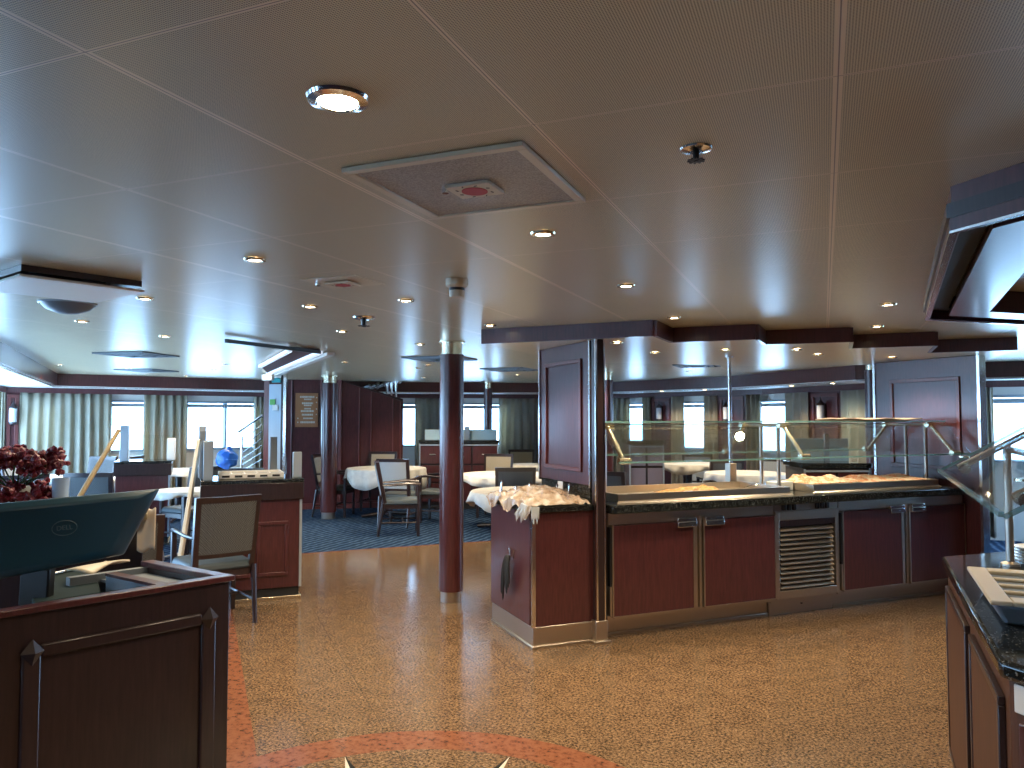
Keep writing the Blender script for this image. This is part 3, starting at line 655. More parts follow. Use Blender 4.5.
# coffer
cof = octo((.50,4.42), (.335,2.36), .95)
t = thing('ceiling_coffer', 'octagonal mahogany ceiling coffer hanging over the island counter', 'coffer')
def ring(P, Q, z0, z1, name, m, bevel=0):
    mb = MB(); n = len(P)
    for i in range(n): mb.prism([tuple(P[i]),tuple(P[(i+1)%n]),tuple(Q[(i+1)%n]),tuple(Q[i])], z0, z1)
    return mb.build(name, m, t, smooth=False)
ring(cof, inset(cof,.02), 2.10, ZC-.001, 'upper_fascia', 'wood')
ring(inset(cof,-.012), inset(cof,.02), 2.06, 2.10, 'middle_fascia', 'wood_dk')
ring(inset(cof,-.004), inset(cof,.02), 2.025, 2.06, 'lower_fascia', 'wood')
ring(inset(cof,-.006), inset(cof,.014), 2.018, 2.025, 'chrome_lip', 'chrome')
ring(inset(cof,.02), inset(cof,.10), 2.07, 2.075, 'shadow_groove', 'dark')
ring(inset(cof,.10), inset(cof,.27), 2.03, 2.05, 'soffit_board', 'wood')
ring(inset(cof,.25), inset(cof,.27), 2.05, ZC-.001, 'inner_fascia', 'wood')
MB().prism(tp(inset(cof,.28)), ZC-.012, ZC-.002).build('centre_panel', 'ceil_plain', t, smooth=False)
# sneeze guard on the island
Bv, Av = Vector(B_), Vector(A_); ax = (Av-Bv).normalized(); nx = Vector((ax.y,-ax.x))
t = thing('sneeze_guard', 'tilted glass sneeze guard on a steel post over the island counter', 'sneeze guard', (Bv.x,Bv.y,0), math.atan2(ax.y,ax.x))
# local x along the counter edge, local -y to the inside of the counter
gl = 1.55
g = MB().hexa([(-.1,-.0,1.29),(-.1,-.008,1.285),(gl,-.008,1.285),(gl,0,1.29)], [(-.1,-.46,1.565),(-.1,-.468,1.56),(gl,-.468,1.56),(gl,-.46,1.565)]).build('pane','glass',t)
MB().hexa([(-.112,.0,1.282),(-.112,-.008,1.274),(-.1,-.008,1.274),(-.1,0,1.282)], [(-.112,-.46,1.567),(-.112,-.468,1.557),(-.1,-.468,1.557),(-.1,-.46,1.567)]).box(-.1,-.006,1.278,gl,.006,1.29).hexa([(gl,.0,1.285),(gl,-.01,1.28),(gl+.01,-.01,1.28),(gl+.01,0,1.285)], [(gl,-.46,1.567),(gl,-.468,1.557),(gl+.01,-.468,1.557),(gl+.01,-.46,1.567)]).build('pane_edge','glass_e',g)
for x in (1.40, .12):
    py = -.23
    MB().tube([(x,py,.921),(x,py,1.41)], .015, 14).lathe([(.035,.921),(.035,.93),(.016,.937)], (x,py,0), 16).build('post','steel',t)
    a = MB().tube([(x,-.46,1.545),(x,-.06,1.305)], .013, 12).build('arm','steel',t)
    for y in (-.08,-.40): z = 1.285+(-y)*.598-.03; MB().tube([(x-.045,y,z),(x+.045,y,z)], .02, 12).build('clamp','brass',a)
    MB().lathe([(0,1.352),(.02,1.352),(.02,1.358),(0,1.358)], (x,-.08,-.004), 14).build('bolt_cap','brass',a)
MB().tube([(.12,-.23,1.385),(1.40,-.23,1.385)], .013, 10).build('cross_bar','steel',t)
# grey cutlery bin and plates on the island
t = thing('cutlery_bin', 'grey plastic bin with ribbed cream lid on the island counter', 'bin', (*(Bv+ax*.33+nx*.035), .921), math.atan2(ax.y,ax.x))
L_, W_ = .52, .34
MB().hexa([(.04,-W_+.03,0),(L_-.04,-W_+.03,0),(L_-.04,-.03,0),(.04,-.03,0)], [(.0,-W_,.062),(L_,-W_,.062),(L_,0,.062),(0,0,.062)]).build('body','grey',t,bevel=.012)
mb = MB(); mb.box(-.01,-W_-.01,.062,L_+.01,-W_+.03,.076).box(-.01,-.045,.062,L_+.01,.01,.076).box(-.01,-W_+.03,.062,.06,-.045,.076).box(L_-.05,-W_+.03,.062,L_+.01,-.045,.076)
for k in range(1,4): x = .06+k*(L_-.11)/4; mb.box(x-.012,-W_+.03,.062,x+.012,-.045,.073)
mb.build('lid','cream',t,bevel=.004); MB().box(.02,-W_+.02,.056,L_-.02,-.02,.064).build('lid_insert','grey',t)
for c, n, r, s_ in ((Vector((.79,3.63)), 5, .085, 'white plate in the front low stack on the island'), (Vector((.885,3.86)), 10, .085, 'white plate in the tall rear stack on the island')):
    for k in range(n):
        o = MB().lathe([(0,.003),(r*.55,.003),(r*.62,.0),(r,.017),(r,.021),(r*.6,.008),(0,.008)], n=30).build('plate','china',loc=(*c,.921+k*.0125))
        where = 'bottom plate' if k == 0 else ('top plate' if k == n-1 else ['second','third','fourth','fifth','sixth','seventh','eighth','ninth'][k-1]+' plate from the bottom')
        tag(o, '%s, %s' % (s_, where), 'plate', 'china plates on the island counter')
# ------------------------------------------------------------------ left foreground station
K = Vector((-1.968,2.121)); e1 = Vector((-.252,-.647)).normalized(); e2 = Vector((-.535,.109)).normalized()
HB = .95; LB, DB = 1.25, .50
def q4(a0, a1, b0, b1): return [tuple(K+e1*a+e2*b) for a, b in ((a0,b0),(a1,b0),(a1,b1),(a0,b1))]
t = thing('reception_station', 'dark mahogany host station with open top in the left foreground', 'station')
MB().prism(q4(0,LB,0,.03), .0, HB-.02).build('front_panel','wood_dk',t,bevel=.003)
MB().prism(q4(0,.03,.03,DB), .0, HB-.02).build('side_panel','wood_dk',t,bevel=.003); MB().prism(q4(LB-.03,LB,.03,DB), 0, HB-.02).build('side_panel','wood_dk',t,bevel=.003)
MB().prism(q4(-.012,LB,-.012,.035), HB-.02, HB).build('top_rail','wood',t,bevel=.003)
MB().prism(q4(-.012,.035,.035,DB+.012), HB-.02, HB).build('top_rail','wood',t,bevel=.003)
MB().prism(q4(.03,LB-.03,.03,DB), .78, .80).build('shelf','grey',t)
MB().prism(q4(.0,.30,DB-.03,DB), .5, HB-.02).build('back_panel','grey',t)
MB().prism(q4(.20,.235,.03,.36), .80, HB-.01).build('divider','grey',t,bevel=.002); MB().prism(q4(.198,.237,.03,.36), HB-.01, HB).build('divider_cap','wood',t)
MB().prism(q4(.035,.198,.035,DB-.03), .90, .91).build('inner_shelf','grey',t)
# raised field with corner blocks on the front
mb = MB(); yb = -.014
for a0,a1,z0,z1 in ((.055,.105,0.06,.815),(.59,.64,.06,.815),(.105,.59,.795,.835)): mb.prism(q4(a0,a1,yb,0), z0, z1)
mb.prism(q4(.77,.81,yb,0), .06, .815).prism(q4(1.17,1.21,yb,0), .06, .815).prism(q4(.81,1.17,yb,0), .80, .83); mb.build('moulding','wood_dk',t,bevel=.006)
for a in (.08,.615,.79):
    c = K+e1*a-e2*.0; d3 = [(*(c+e1*s*.032-e2*.014), .815+tz*.04) for s, tz in ((-1,0),(0,-1),(1,0),(0,1))]; tip = (*(c-e2*.032), .815)
    MB().add(d3+[tip], [(0,1,4),(1,2,4),(2,3,4),(3,0,4)]).build('corner_block','wood_dk',t,smooth=False)
# monitor seen from behind
def on_station(px, py, z): return Vector(Zp(px, py, z))
t = thing('monitor', 'large dark blue monitor seen from behind on the host station', 'monitor', (0,0,0))
Yn = 2.62                                     # distance ahead of the panel
def mp(px, py, Y): return Vector((*Dp(px, Y), HC-(py-418)/F_*Y))
TL, TR, BR, BL = mp(-60,508,2.30), mp(162,488,2.72), mp(128,553,2.66), mp(-60,590,2.26)
nrm = (TR-TL).cross(BL-TL).normalized(); 
if nrm.dot(Vector((0,0,HC))-TL) < 0: nrm = -nrm
mb = MB(); n = 10
def face(off, ins):
    c = (TL+TR+BR+BL)/4; return [p+(c-p)*ins+nrm*off for p in (TL,TR,BR,BL)]
rings = [face(-.035,.0), face(-.005,.0), face(.012,.04), face(.03,.22)]
vs = [p for r_ in rings for p in r_]; fs = [(3,2,1,0)]+[tuple(range(12,16))]
for i in range(3):
    for k in range(4): fs.append((i*4+k, i*4+(k+1)%4, (i+1)*4+(k+1)%4, (i+1)*4+k))
mb.add(vs, fs); mb.build('housing','teal',t,bevel=.006)
MB().add([p-nrm*.037 for p in (TL,TR,BR,BL)], [(0,1,2,3)]).build('screen','black',t)
lc = mp(68,527,2.48)
ux = (TR-TL).normalized(); uy = nrm.cross(ux).normalized()
if uy.z < 0: uy = -uy
# keep the mark on the flat rear field
k_ = (rings[3][0]-lc).dot(nrm)+.002; lc = lc+nrm*k_
mb = MB(); mb.tube([lc+ux*(.036*cos(a))+uy*(.024*sin(a)) for a in [2*pi*i/32 for i in range(33)]], .0011, 6); mb.build('logo_ring','mark',t)
tc = bpy.data.curves.new('logo_text','FONT'); tc.body = 'DELL'; tc.size = .021; tc.align_x = 'CENTER'; tc.align_y = 'CENTER'; tc.extrude = .001
to = bpy.data.objects.new('tmp_text', tc); COL.objects.link(to); bpy.context.view_layer.update()
me = bpy.data.meshes.new_from_object(to.evaluated_get(bpy.context.evaluated_depsgraph_get())); bpy.data.objects.remove(to)
me.materials.clear(); me.materials.append(M['mark']); lo = bpy.data.objects.new('logo_lettering', me); COL.objects.link(lo); lo.parent = t
mw = Matrix((ux, uy, nrm)).transposed().to_4x4(); mw.translation = lc+nrm*.001; lo.matrix_local = mw
sb = Zp(72,590,.80)
MB().beam((*R(*( -1.63,2.6)), .80), (*R(-1.63,2.62), 1.08), .10, .04).build('stand_neck','black',t,bevel=.006)
MB().prism([R(-1.80,2.45),R(-1.45,2.55),R(-1.50,2.75),R(-1.85,2.66)], .801, .82).build('stand_base','black',t,bevel=.006)
# keyboard tray and papers inside the station
t = thing('document_tray', 'dark grey flat tray lying inside the host station below the monitor', 'tray')
P = [Zp(24,578,.90), Zp(94,564,.90), Zp(101,592,.90), Zp(34,603,.90)]
MB().prism(P, .802, .90).build('tray','traydark',t,bevel=.006); MB().tube([(*Zp(38,576,.912),.907),(*Zp(74,568,.912),.907)], .006, 8).build('handle','chrome',t)
def nap(u, v):
    a = Vector(Zp(92,574,.93)); b = Vector(Zp(130,560,.93)); d = b-a; n_ = Vector((-d.y,d.x)).normalized(); c = a+d*u+n_*(.10*v)
    return (c.x, c.y, .925+.02*sin(3*u+2*v)+.018*v*u)
o = MB().grid(nap, 14, 8).build('napkin','cream',solid=.008); tag(o, 'crumpled cream napkin on the host station divider', 'napkin')
# broom handle, flowers, cup, folder on the ledge behind
t = thing('wooden_stick', 'pale wooden broom stick leaning behind the dark monitor', 'stick')
p0, p1 = Vector((*Dp(80,4.15), HC-(500-418)/F_*4.15)), Vector((*Dp(119,4.3), HC-(431-418)/F_*4.3)); base = p0+(p0-p1)*(p0.z/(p1.z-p0.z))
base.z = .005
MB().tube([base, p0, p1], [.014,.014,.012], 12).build('shaft','wood_bar',t); MB().ico(p1, .013, 2).build('end_cap','wood_bar',t)
led = 1.10
t = thing('host_desk', 'low service desk with a pale edge behind the host station', 'desk')
q = [Zp(-40,506,led), Zp(176,486,led), R(-1.95,4.3), R(-3.4,4.1)]
q = [Dp(-60,3.1), Dp(150,3.25), Dp(150,3.75), Dp(-60,3.75)]
MB().prism(q, led-.025, led).build('top','wood_bar',t,bevel=.004)
q2 = [Dp(-55,3.15), Dp(146,3.3), Dp(146,3.7), Dp(-55,3.7)]
MB().prism(q2, 0, led-.025).build('body','wood_dk',t,bevel=.004)
q3 = [Dp(112,3.3), Dp(160,3.3), Dp(160,3.5), Dp(112,3.5)]
t = thing('flower_arrangement', 'dark crimson flower arrangement behind the monitor at the left edge', 'flowers', (*Dp(18,3.45),led))
MB().lathe([(0,.001),(.07,.001),(.09,.05),(.06,.09),(.055,.10),(0,.10)], n=24).build('vase','china',t)
for k in range(95):
    a = random.uniform(0,2*pi); e = random.uniform(.15,1); rr_ = .25*sqrt(random.random()); top = k%2
    c = (rr_*cos(a)*1.0, rr_*sin(a)*.6, (.235 if top else .075)+random.uniform(-.035,.035)-.08*rr_); mb = MB()
    for _ in range(13): mb.ico((c[0]+random.uniform(-.032,.032), c[1]+random.uniform(-.032,.032), c[2]+random.uniform(-.026,.026)), random.uniform(.010,.019), 1, .3)
    mb.build('flower_head','flower',t,smooth=False)
mb = MB()
for k in range(14): a = k*.45; mb.tube([(.02*cos(a),.02*sin(a),.09),(.13*cos(a),.09*sin(a),.15),(.2*cos(a),.12*sin(a),.2)], .004, 5)
mb.build('stems','stem',t)
t = thing('paper_cup', 'blue grey tumbler beside the crimson flowers', 'cup', (*Dp(63,3.4),led))
MB().lathe([(0,.001),(.03,.001),(.036,.14),(.032,.14),(.027,.008),(0,.008)], n=24).build('body','cup',t)
t = thing('pocket_tissue', 'folded cream cloth hanging over the right end of the low desk', 'cloth')
def cl(u, v):
    c = Vector(Dp(140+18*u, 3.36-.13*v)); w = .02*sin(u*6+v*3); return (c.x, c.y, led+.012-(max(0,v-.25))*.22+w*.5)
MB().grid(cl, 14, 14).build('cloth','tan',t,solid=.006)
t = thing('clipboard', 'stack of white papers on the low desk behind the monitor', 'papers')
MB().prism([Dp(88,3.4),Dp(147,3.45),Dp(147,3.62),Dp(92,3.6)], led+.001, led+.012).build('sheets','paper',t)
# ------------------------------------------------------------------ chairs
def make_chair(fab, label, cat='chair'):
    t = thing('dining_chair', label, cat, (0,0,0), 0, 'dark wood dining armchairs')
    W, D = .25, .24                            # seat faces -y, back at +y
    MB().hexa([(-W,-D,.40),(W,-D,.40),(W-.02,D,.40),(-W+.02,D,.40)], [(-W+.02,-D+.02,.465),(W-.02,-D+.02,.465),(W-.04,D-.02,.455),(-W+.04,D-.02,.455)]).build('seat','seat',t,bevel=.018)
    MB().box(-W+.02,-D+.02,.35,W-.02,-D+.05,.40).box(-W+.02,D-.05,.35,W-.02,D-.02,.40).box(-W+.02,-D+.05,.35,-W+.05,D-.05,.40).box(W-.05,-D+.05,.35,W-.02,D-.05,.40).build('seat_frame','wood_dk',t)
    def bk(x, z): return .21+.10*(z-.45)/.5+.03*(1-(x/.25)**2)
    for s in (-1,1):
        MB().beam((s*(W-.025),-D+.03,.0),(s*(W-.025),-D+.03,.65),.036,.036).build('leg','wood_dk',t,bevel=.004)
        MB().tube([(s*(W-.04),D+.06,0),(s*(W-.03),D-.01,.42)], [.017,.022], 8).build('leg','wood_dk',t)
        MB().tube([(s*(W-.025),-D+.0,.66),(s*(W+.0),-.08,.672),(s*(W-.01),.12,.655),(s*(W-.03),.24,.65)], [.018,.021,.018,.015], 8, flat=.7).build('armrest','wood_dk',t)
        MB().tube([(s*(W-.04),-D+.03,.17),(s*(W-.04),D+.02,.17)], .011, 6).build('stretcher','wood_dk',t)
    MB().tube([(-W+.04,-.02,.17),(W-.04,-.02,.17)], .011, 6).build('stretcher','wood_dk',t)
    def pad(off, x0, x1, z0, z1):
        def f(u, v):
            z = z0+(z1-z0)*v; k = 1+.10*(z-.5); x = (x0+(x1-x0)*u)*k; return (x, bk(x,z)+off, z)
        return f
    mb = MB(); 
    mb.grid(pad(-.022,-.19,.19,.53,.90), 10, 6); mb.grid(pad(.022,-.19,.19,.53,.90), 10, 6); mb.build('backrest', fab, t)
    fr = MB()
    for x0,x1,z0,z1 in ((-.225,.225,.895,.945),(-.225,.225,.50,.535),(-.225,-.185,.40,.90),(.185,.225,.40,.90)):
        n_ = 8
        def rim(u, v, o): return pad(o, x0, x1, z0, z1)(u, v)
        A = [[pad(o,x0,x1,z0,z1)(u/n_, v/2) for v in range(3) for u in range(n_+1)] for o in (-.02,.02)]
        w_ = n_+1; vs = A[0]+A[1]; m_ = len(A[0]); fs = []
        for j in range(2):
            for i in range(n_): q = (j*w_+i, j*w_+i+1, (j+1)*w_+i+1, (j+1)*w_+i); fs.append(q); fs.append(tuple(x+m_ for x in q[::-1]))
        for i in range(n_): fs.append((i,i+1,i+1+m_,i+m_)); fs.append((2*w_+i,2*w_+i+1,2*w_+i+1+m_,2*w_+i+m_))
        for j in range(2): fs.append((j*w_,(j+1)*w_,(j+1)*w_+m_,j*w_+m_)); fs.append((j*w_+n_,(j+1)*w_+n_,(j+1)*w_+n_+m_,j*w_+n_+m_))
        fr.add(vs, fs)
    fr.build('back_frame','wood_dk',t); return t
CH = {}
def chair(px, Y, face, fab, label):
    # face: degrees the sitter's view is turned to the left from looking straight away from the camera (0 = back to the camera)
    c = Dp(px, Y); rz = TH+pi+radians(face)
    if fab not in CH: CH[fab] = make_chair(fab, label); o = CH[fab]; o.location = (*c,0); o.rotation_euler.z = rz; return o
    return dup(CH[fab], (*c,0), rz, label)
chair(216, 5.72, 40, 'weave', 'dark wood armchair with grey woven back nearest the camera beside the left partition')
chair(402, 9.9, -80, 'fabric_p', 'dark wood armchair turned sideways on the carpet in front of the round table')
chair(401, 10.75, -12, 'fabric_p', 'pale backed armchair tucked against the near side of the round table by the plaque')
chair(379, 12.42, 175, 'fabric_t', 'tan backed chair behind the round white table by the mahogany stair wall')
chair(337, 11.75, -95, 'fabric_p', 'armchair half hidden behind the column beside the copper plaque')
chair(438, 11.1, 75, 'fabric_t', 'armchair at the right of the round table partly behind the main column')
chair(514, 8.95, 3, 'weave', 'grey backed chair behind the film covered corner cabinet with its back to the camera')
chair(495, 11.6, 170, 'fabric_t', 'tan backed chair facing the camera at the table right of the main column')
chair(521, 13.25, 178, 'fabric_t', 'tan backed chair further behind the table right of the main column')
chair(20, 7.75, 40, 'fabric_p', 'armchair just behind the crimson flowers')
chair(62, 8.6, -70, 'weave', 'armchair left of the leaning wooden stick with dark back')
chair(101, 8.1, 10, 'weave', 'dark backed armchair directly behind the leaning wooden stick')
chair(88, 10.75, 165, 'weave', 'armchair below the wide left curtain, facing the camera')
chair(40, 9.2, -100, 'fabric_p', 'pale side turned armchair under the wide left curtain')
chair(116, 11.25, 90, 'fabric_p', 'armchair left of the small mahogany partition')
chair(192, 9.0, 60, 'weave', 'dark armchair between the two partitions on the left')
chair(232, 8.2, 175, 'weave', 'dark chair behind the left partition carrying a blue bag')
chair(120, 4.6, 30, 'weave', 'dark armchair half hidden behind the right end of the monitor')
chair(718, 10.5, 5, 'weave', 'dark backed chair seen through the buffet glass beside the chrome pole')
chair(698, 11.6, 170, 'fabric_p', 'chair facing the camera through the buffet glass under the bright window')
chair(771, 10.3, 150, 'fabric_p', 'chair seen through the buffet glass between the centre bracket posts')
chair(615, 8.3, -30, 'weave', 'chair seen through the buffet glass beside the chrome edged post')
# ------------------------------------------------------------------ tables with cloths
def table(px, Y, r, label, clabel, drop=.22, h=.74):
    c = Dp(px, Y); t = thing('round_table', label, 'table', (*c,0), random.uniform(0,1), 'dining tables')
    MB().lathe([(0,h-.035),(r-.01,h-.035),(r-.01,h-.004),(0,h-.004)], n=40).build('tabletop','wood',t)
    MB().lathe([(0,.03),(.045,.03),(.05,.3),(.045,h-.035),(0,h-.035)], n=16).build('pedestal','wood_dk',t)
    for k in range(4):
        a = k*pi/2; MB().tube([(0,0,.06),(.38*r/.6*cos(a),.38*r/.6*sin(a),.02)], [.03,.02], 8).build('foot','wood_dk',t)
    n = 96; prof = []
    vs = [(0,0,h)]; fs = []
    R_ = [(r*.5,0),(r*.95,0),(r,-.002),(r+.012,-.02),(r+.02,-.5),(r+.03,-1)]
    for j, (q, z) in enumerate(R_):
        for k in range(n):
            a = 2*pi*k/n; dz = drop*(1+.35*cos(4*a)); wv = .02*sin(9*a)+.012*sin(17*a+1) if j >= 4 else 0
            zz_ = h+(z if abs(z) < .1 else z*dz); f = q+wv*(1 if j == 5 else .5); vs.append((f*cos(a), f*sin(a), zz_))
    for k in range(n): fs.append((0,1+k,1+(k+1)%n))
    for j in range(len(R_)-1):
        for k in range(n): fs.append((1+j*n+k, 1+(j+1)*n+k, 1+(j+1)*n+(k+1)%n, 1+j*n+(k+1)%n))
    o = MB().add(vs, fs).build('tablecloth','linen',loc=(*c,.002),solid=.003); tag(o, clabel, 'tablecloth', 'white tablecloths')
table(387, 11.65, .60, 'round dining table under the cloth by the mahogany stair wall', 'white cloth draped over the round table by the mahogany stair wall')
table(505, 10.4, .62, 'dining table beyond the grey backed chair right of the main column', 'white cloth on the table beyond the grey backed chair right of the main column', .1)
table(524, 8.0, .56, 'round dining table just behind the corner cabinet', 'cream white cloth on the round table just behind the corner cabinet', .14)
table(531, 12.5, .4, 'dining table farthest back left of the wood screen', 'white cloth on the farthest table left of the wood screen', .1)
table(84, 6.95, .42, 'round table behind the foot of the wooden stick', 'white cloth on the table behind the foot of the wooden stick', .1)
table(98, 9.6, .36, 'dining table between the left armchairs and the small partition', 'white cloth on the table between the left armchairs and the small partition', .12)
table(62, 10.1, .42, 'dining table under the wide left curtain', 'white cloth on the table under the wide left curtain', .12)
table(188, 8.1, .34, 'small round table between the two left partitions', 'white cloth on the small round table between the two left partitions', .06)
table(180, 11.2, .5, 'dining table below the bright left windows', 'white cloth on the table below the bright left windows', .1)
table(688, 10.8, .45, 'dining table behind the buffet glass below the first bright window', 'white cloth on the table behind the buffet glass below the first bright window', .1, .86)
table(745, 9.5, .5, 'round table behind the buffet beside the chrome pole', 'white cloth on the round table behind the buffet beside the chrome pole', .12, .82)
t = thing('blue_bag', 'bright blue bag on the dark chair behind the left partition', 'bag', (*Dp(228,8.35),.94))
MB().ico((0,0,.12), .12, 3, .1, (1.05,.8,.95)).build('body','blue',t); MB().ico((.03,0,.23), .03, 2, .2).build('knot','blue',t)
# ------------------------------------------------------------------ service stations
def station(al0, al1, aw, d, h, label, z_top=.03, name='service_station', grp='wood service stations'):
    t = line_thing(name, label, 'station', al0, aw, 0, grp); w = al1-al0
    MB().box(0,0,.1,w,d,h-.17).build('body','wood',t,bevel=.003)
    MB().box(-.02,-.02,h-.17,w+.02,d+.02,h-.03).build('upper_rail','wood_dk',t,bevel=.004)
    MB().box(-.02,-.02,h-.03,w+.02,d+.02,h).build('top','stone',t,bevel=.004)
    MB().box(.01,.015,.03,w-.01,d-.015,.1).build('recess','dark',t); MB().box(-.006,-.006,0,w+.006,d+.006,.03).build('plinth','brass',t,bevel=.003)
    mb = MB(); raised_panel(mb, w*.1, .2, w*.48, h-.35, 0, .012, .03); raised_panel(mb, w*.54, .2, w*.87, h-.35, 0, .012, .03); mb.build('moulding','wood',t,bevel=.004)
    MB().box(w-.012,-.008,.1,w+.008,.02,h-.17).build('corner_strip','alu',t)
    return t
S1a, S1w = .03, 6.585
station(S1a, .80, S1w, .55, 1.0, 'mahogany service partition behind the nearest armchair')
def place1(al, aw): return (*dg(al,aw), 1.001)
t = thing('cutlery_tray', 'grey compartment tray on top of the left mahogany partition', 'tray', place1(.15,S1w+.12), RZD)
mb = MB(); mb.box(0,0,0,.52,.012,.045).box(0,.30,0,.52,.312,.05).box(0,.012,0,.012,.30,.048).box(.508,.012,0,.52,.30,.048)
for k in range(1,5): mb.box(.52*k/5-.005,.012,0,.52*k/5+.005,.30,.042)
mb.box(0,0,0,.52,.31,.01).build('tray','paper',t,bevel=.003)
mb = MB()
for k in range(5): mb.box(.02+.104*k,.03,.01,.09+.104*k,.28,.03)
mb.build('liner','grey',t)
for k in range(5): MB().box(.025+.1*k,-.003,.014,.085+.1*k,.001,.03).build('slot','dark',t)
def upright(al, aw, w, h, label, m='alu', d=.05, name='menu_stand'):
    t = thing(name, label, 'stand', place1(al,aw), RZD, 'upright grey holders on the left partition')
    MB().box(0,0,0,w,d,h).build('body',m,t,bevel=.003); MB().box(.006,-.004,.01,w-.006,0,h-.01).build('face_plate',m,t); return t
upright(.03, S1w+.02, .075, .32, 'tall light grey upright holder at the left end of the partition top', d=.18)
upright(-.0, S1w+.24, .05, .40, 'dark grey upright holder behind the tall light grey one', 'grey', .1)
upright(-.01, S1w+.40, .06, .44, 'rearmost grey upright holder on the left partition', 'alu', .08)
upright(.735, S1w+.03, .07, .22, 'small grey box at the right end of the partition top', d=.06)
upright(.58, S1w+.44, .06, .34, 'dark grey speaker box at the back of the partition top', 'grey', .05)
o = MB().box(0,0,0,.62,.008,.14).build('glass_screen','glass',loc=place1(.0,S1w+.54),rz=RZD); tag(o, 'low glass screen along the back of the left partition top', 'glass screen')
t = thing('broom_board', 'pale long board leaning on the left end of the partition', 'board')
pa, pb = Vector((*Dp(191,6.1),.82)), Vector((*Dp(200,6.25),1.33)); pa2 = pa+(pa-pb)*((pa.z-.006)/(pb.z-pa.z))
MB().beam(pa2, pb, .03, .04).build('board','cream',t,bevel=.004)
al_b = lambda px, aw: aw*(((px-512)/F_)*.9239+.3827)/(.9239-.3827*(px-512)/F_)
s2w = 9.9
station(al_b(117,s2w), al_b(171,s2w), s2w, .5, 1.0, 'small mahogany partition in front of the left windows')
for a, lab, hh in ((121,'left grey upright holder on the small partition',.42),(168,'white upright holder at the right end of the small partition',.26)):
    t = thing('menu_stand', lab, 'stand', (*dg(al_b(a,s2w+.1),s2w+.08),1.001), RZD, 'upright holders on the small partition'); MB().box(0,0,0,.09,.2,hh).build('body','alu' if a < 150 else 'white',t,bevel=.004); MB().box(.008,-.004,.012,.082,0,hh-.012).build('face_plate','alu' if a < 150 else 'white',t)
o = MB().box(0,0,0,.5,.01,.3).build('glass_screen','glass',loc=(*dg(al_b(131,s2w+.4),s2w+.4),1.001),rz=RZD); tag(o, 'clear glass screen on the small partition before the left windows', 'glass screen')
M['frost'] = mat('frosted_glass', (.52,.70,.74), .35)  # opaque pale teal: window light on the station glass is painted in
M['lilac'] = mat('lilac_laminate', (.21,.185,.23), .3)  # wood doors, with the sky's reflection painted in as purple-grey
def cam_station(px0, px1, Y, d, h, label, glassh=.2, pane='glass', front=None):
    A = Vector(Dp(px0,Y)); B = Vector(Dp(px1,Y)); w = (B-A).length
    t = thing('service_station', label, 'station', (A.x,A.y,0), TH, 'wood service stations')
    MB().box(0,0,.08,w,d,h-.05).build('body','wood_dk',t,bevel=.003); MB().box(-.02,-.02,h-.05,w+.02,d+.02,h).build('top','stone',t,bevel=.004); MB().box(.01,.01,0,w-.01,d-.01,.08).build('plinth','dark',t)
    n_ = max(2, round(w/.45))
    for k in range(n_):
        for z0, z1 in (((.12,h-.36),(h-.33,h-.08)) if front else ((.12,.42),(.45,.72),(.75,h-.08))):
            dd = MB().box(w*k/n_+.015,-.015,z0,w*(k+1)/n_-.015,0,z1).build('door' if front else 'drawer',front or 'wood',t,bevel=.003); MB().box(w*(k+.5)/n_-.05,-.03,(z0+z1)/2-.008,w*(k+.5)/n_+.05,-.015,(z0+z1)/2+.008).build('handle','chrome',dd)
    MB().box(-.004,-.03,.08,.014,-.015,h-.06).box(w-.014,-.03,.08,w+.004,-.015,h-.06).box(.014,-.03,h-.09,w-.014,-.016,h-.07).build('trim','alu',t)
    if glassh: MB().box(.03,d*.8,h,w-.03,d*.8+.01,h+glassh).build('glass_panel',pane,t); MB().box(w*.55,d*.7,h,w*.62,d*.76,h+glassh+.05).build('divider','alu',t)
    return t
cam_station(420, 498, 12.6, .6, 1.14, 'dark service station with glass panel under the far window by the main column', .17, 'frost')
cam_station(629, 663, 9.8, .5, 1.22, 'panelled service station with glass top seen through the buffet glass on the left', .22, 'glass', 'lilac')
cam_station(802, 868, 7.7, .5, 1.05, 'dark service station with teal glass panel seen through the buffet glass on the right', .24, 'frost')
# ------------------------------------------------------------------ ceiling fittings
def spot(parent, z, power, size=130, col=(1,.80,.55), tilt=None):
    ld = bpy.data.lights.new('downlight_beam','SPOT'); ld.energy = power; ld.color = col; ld.spot_size = radians(size); ld.spot_blend = .6; ld.shadow_soft_size = .035
    lo = bpy.data.objects.new('downlight_beam', ld); COL.objects.link(lo); lo.parent = parent; lo.location = (0,0,-.035)
    return lo
DL = None
def downlight(c, label, power=26, z=ZC, grp='recessed ceiling downlights', size=130):
    global DL
    if DL is None:
        DL = thing('downlight', label, 'downlight', (*c,z), 0, grp)
        MB().lathe([(.026,-.004),(.029,-.009),(.042,-.007),(.045,-.001),(.026,-.001)], n=28).build('trim_ring','brass',DL)
        MB().lathe([(0,-.005),(.027,-.005),(.027,-.002),(0,-.002)], n=24).build('lamp','lamp',DL)
        t = DL
    else:
        t = dup(DL, (*c,z), 0, label, grp)
    if power: spot(t, z, power, size)
    return t
PW = 19
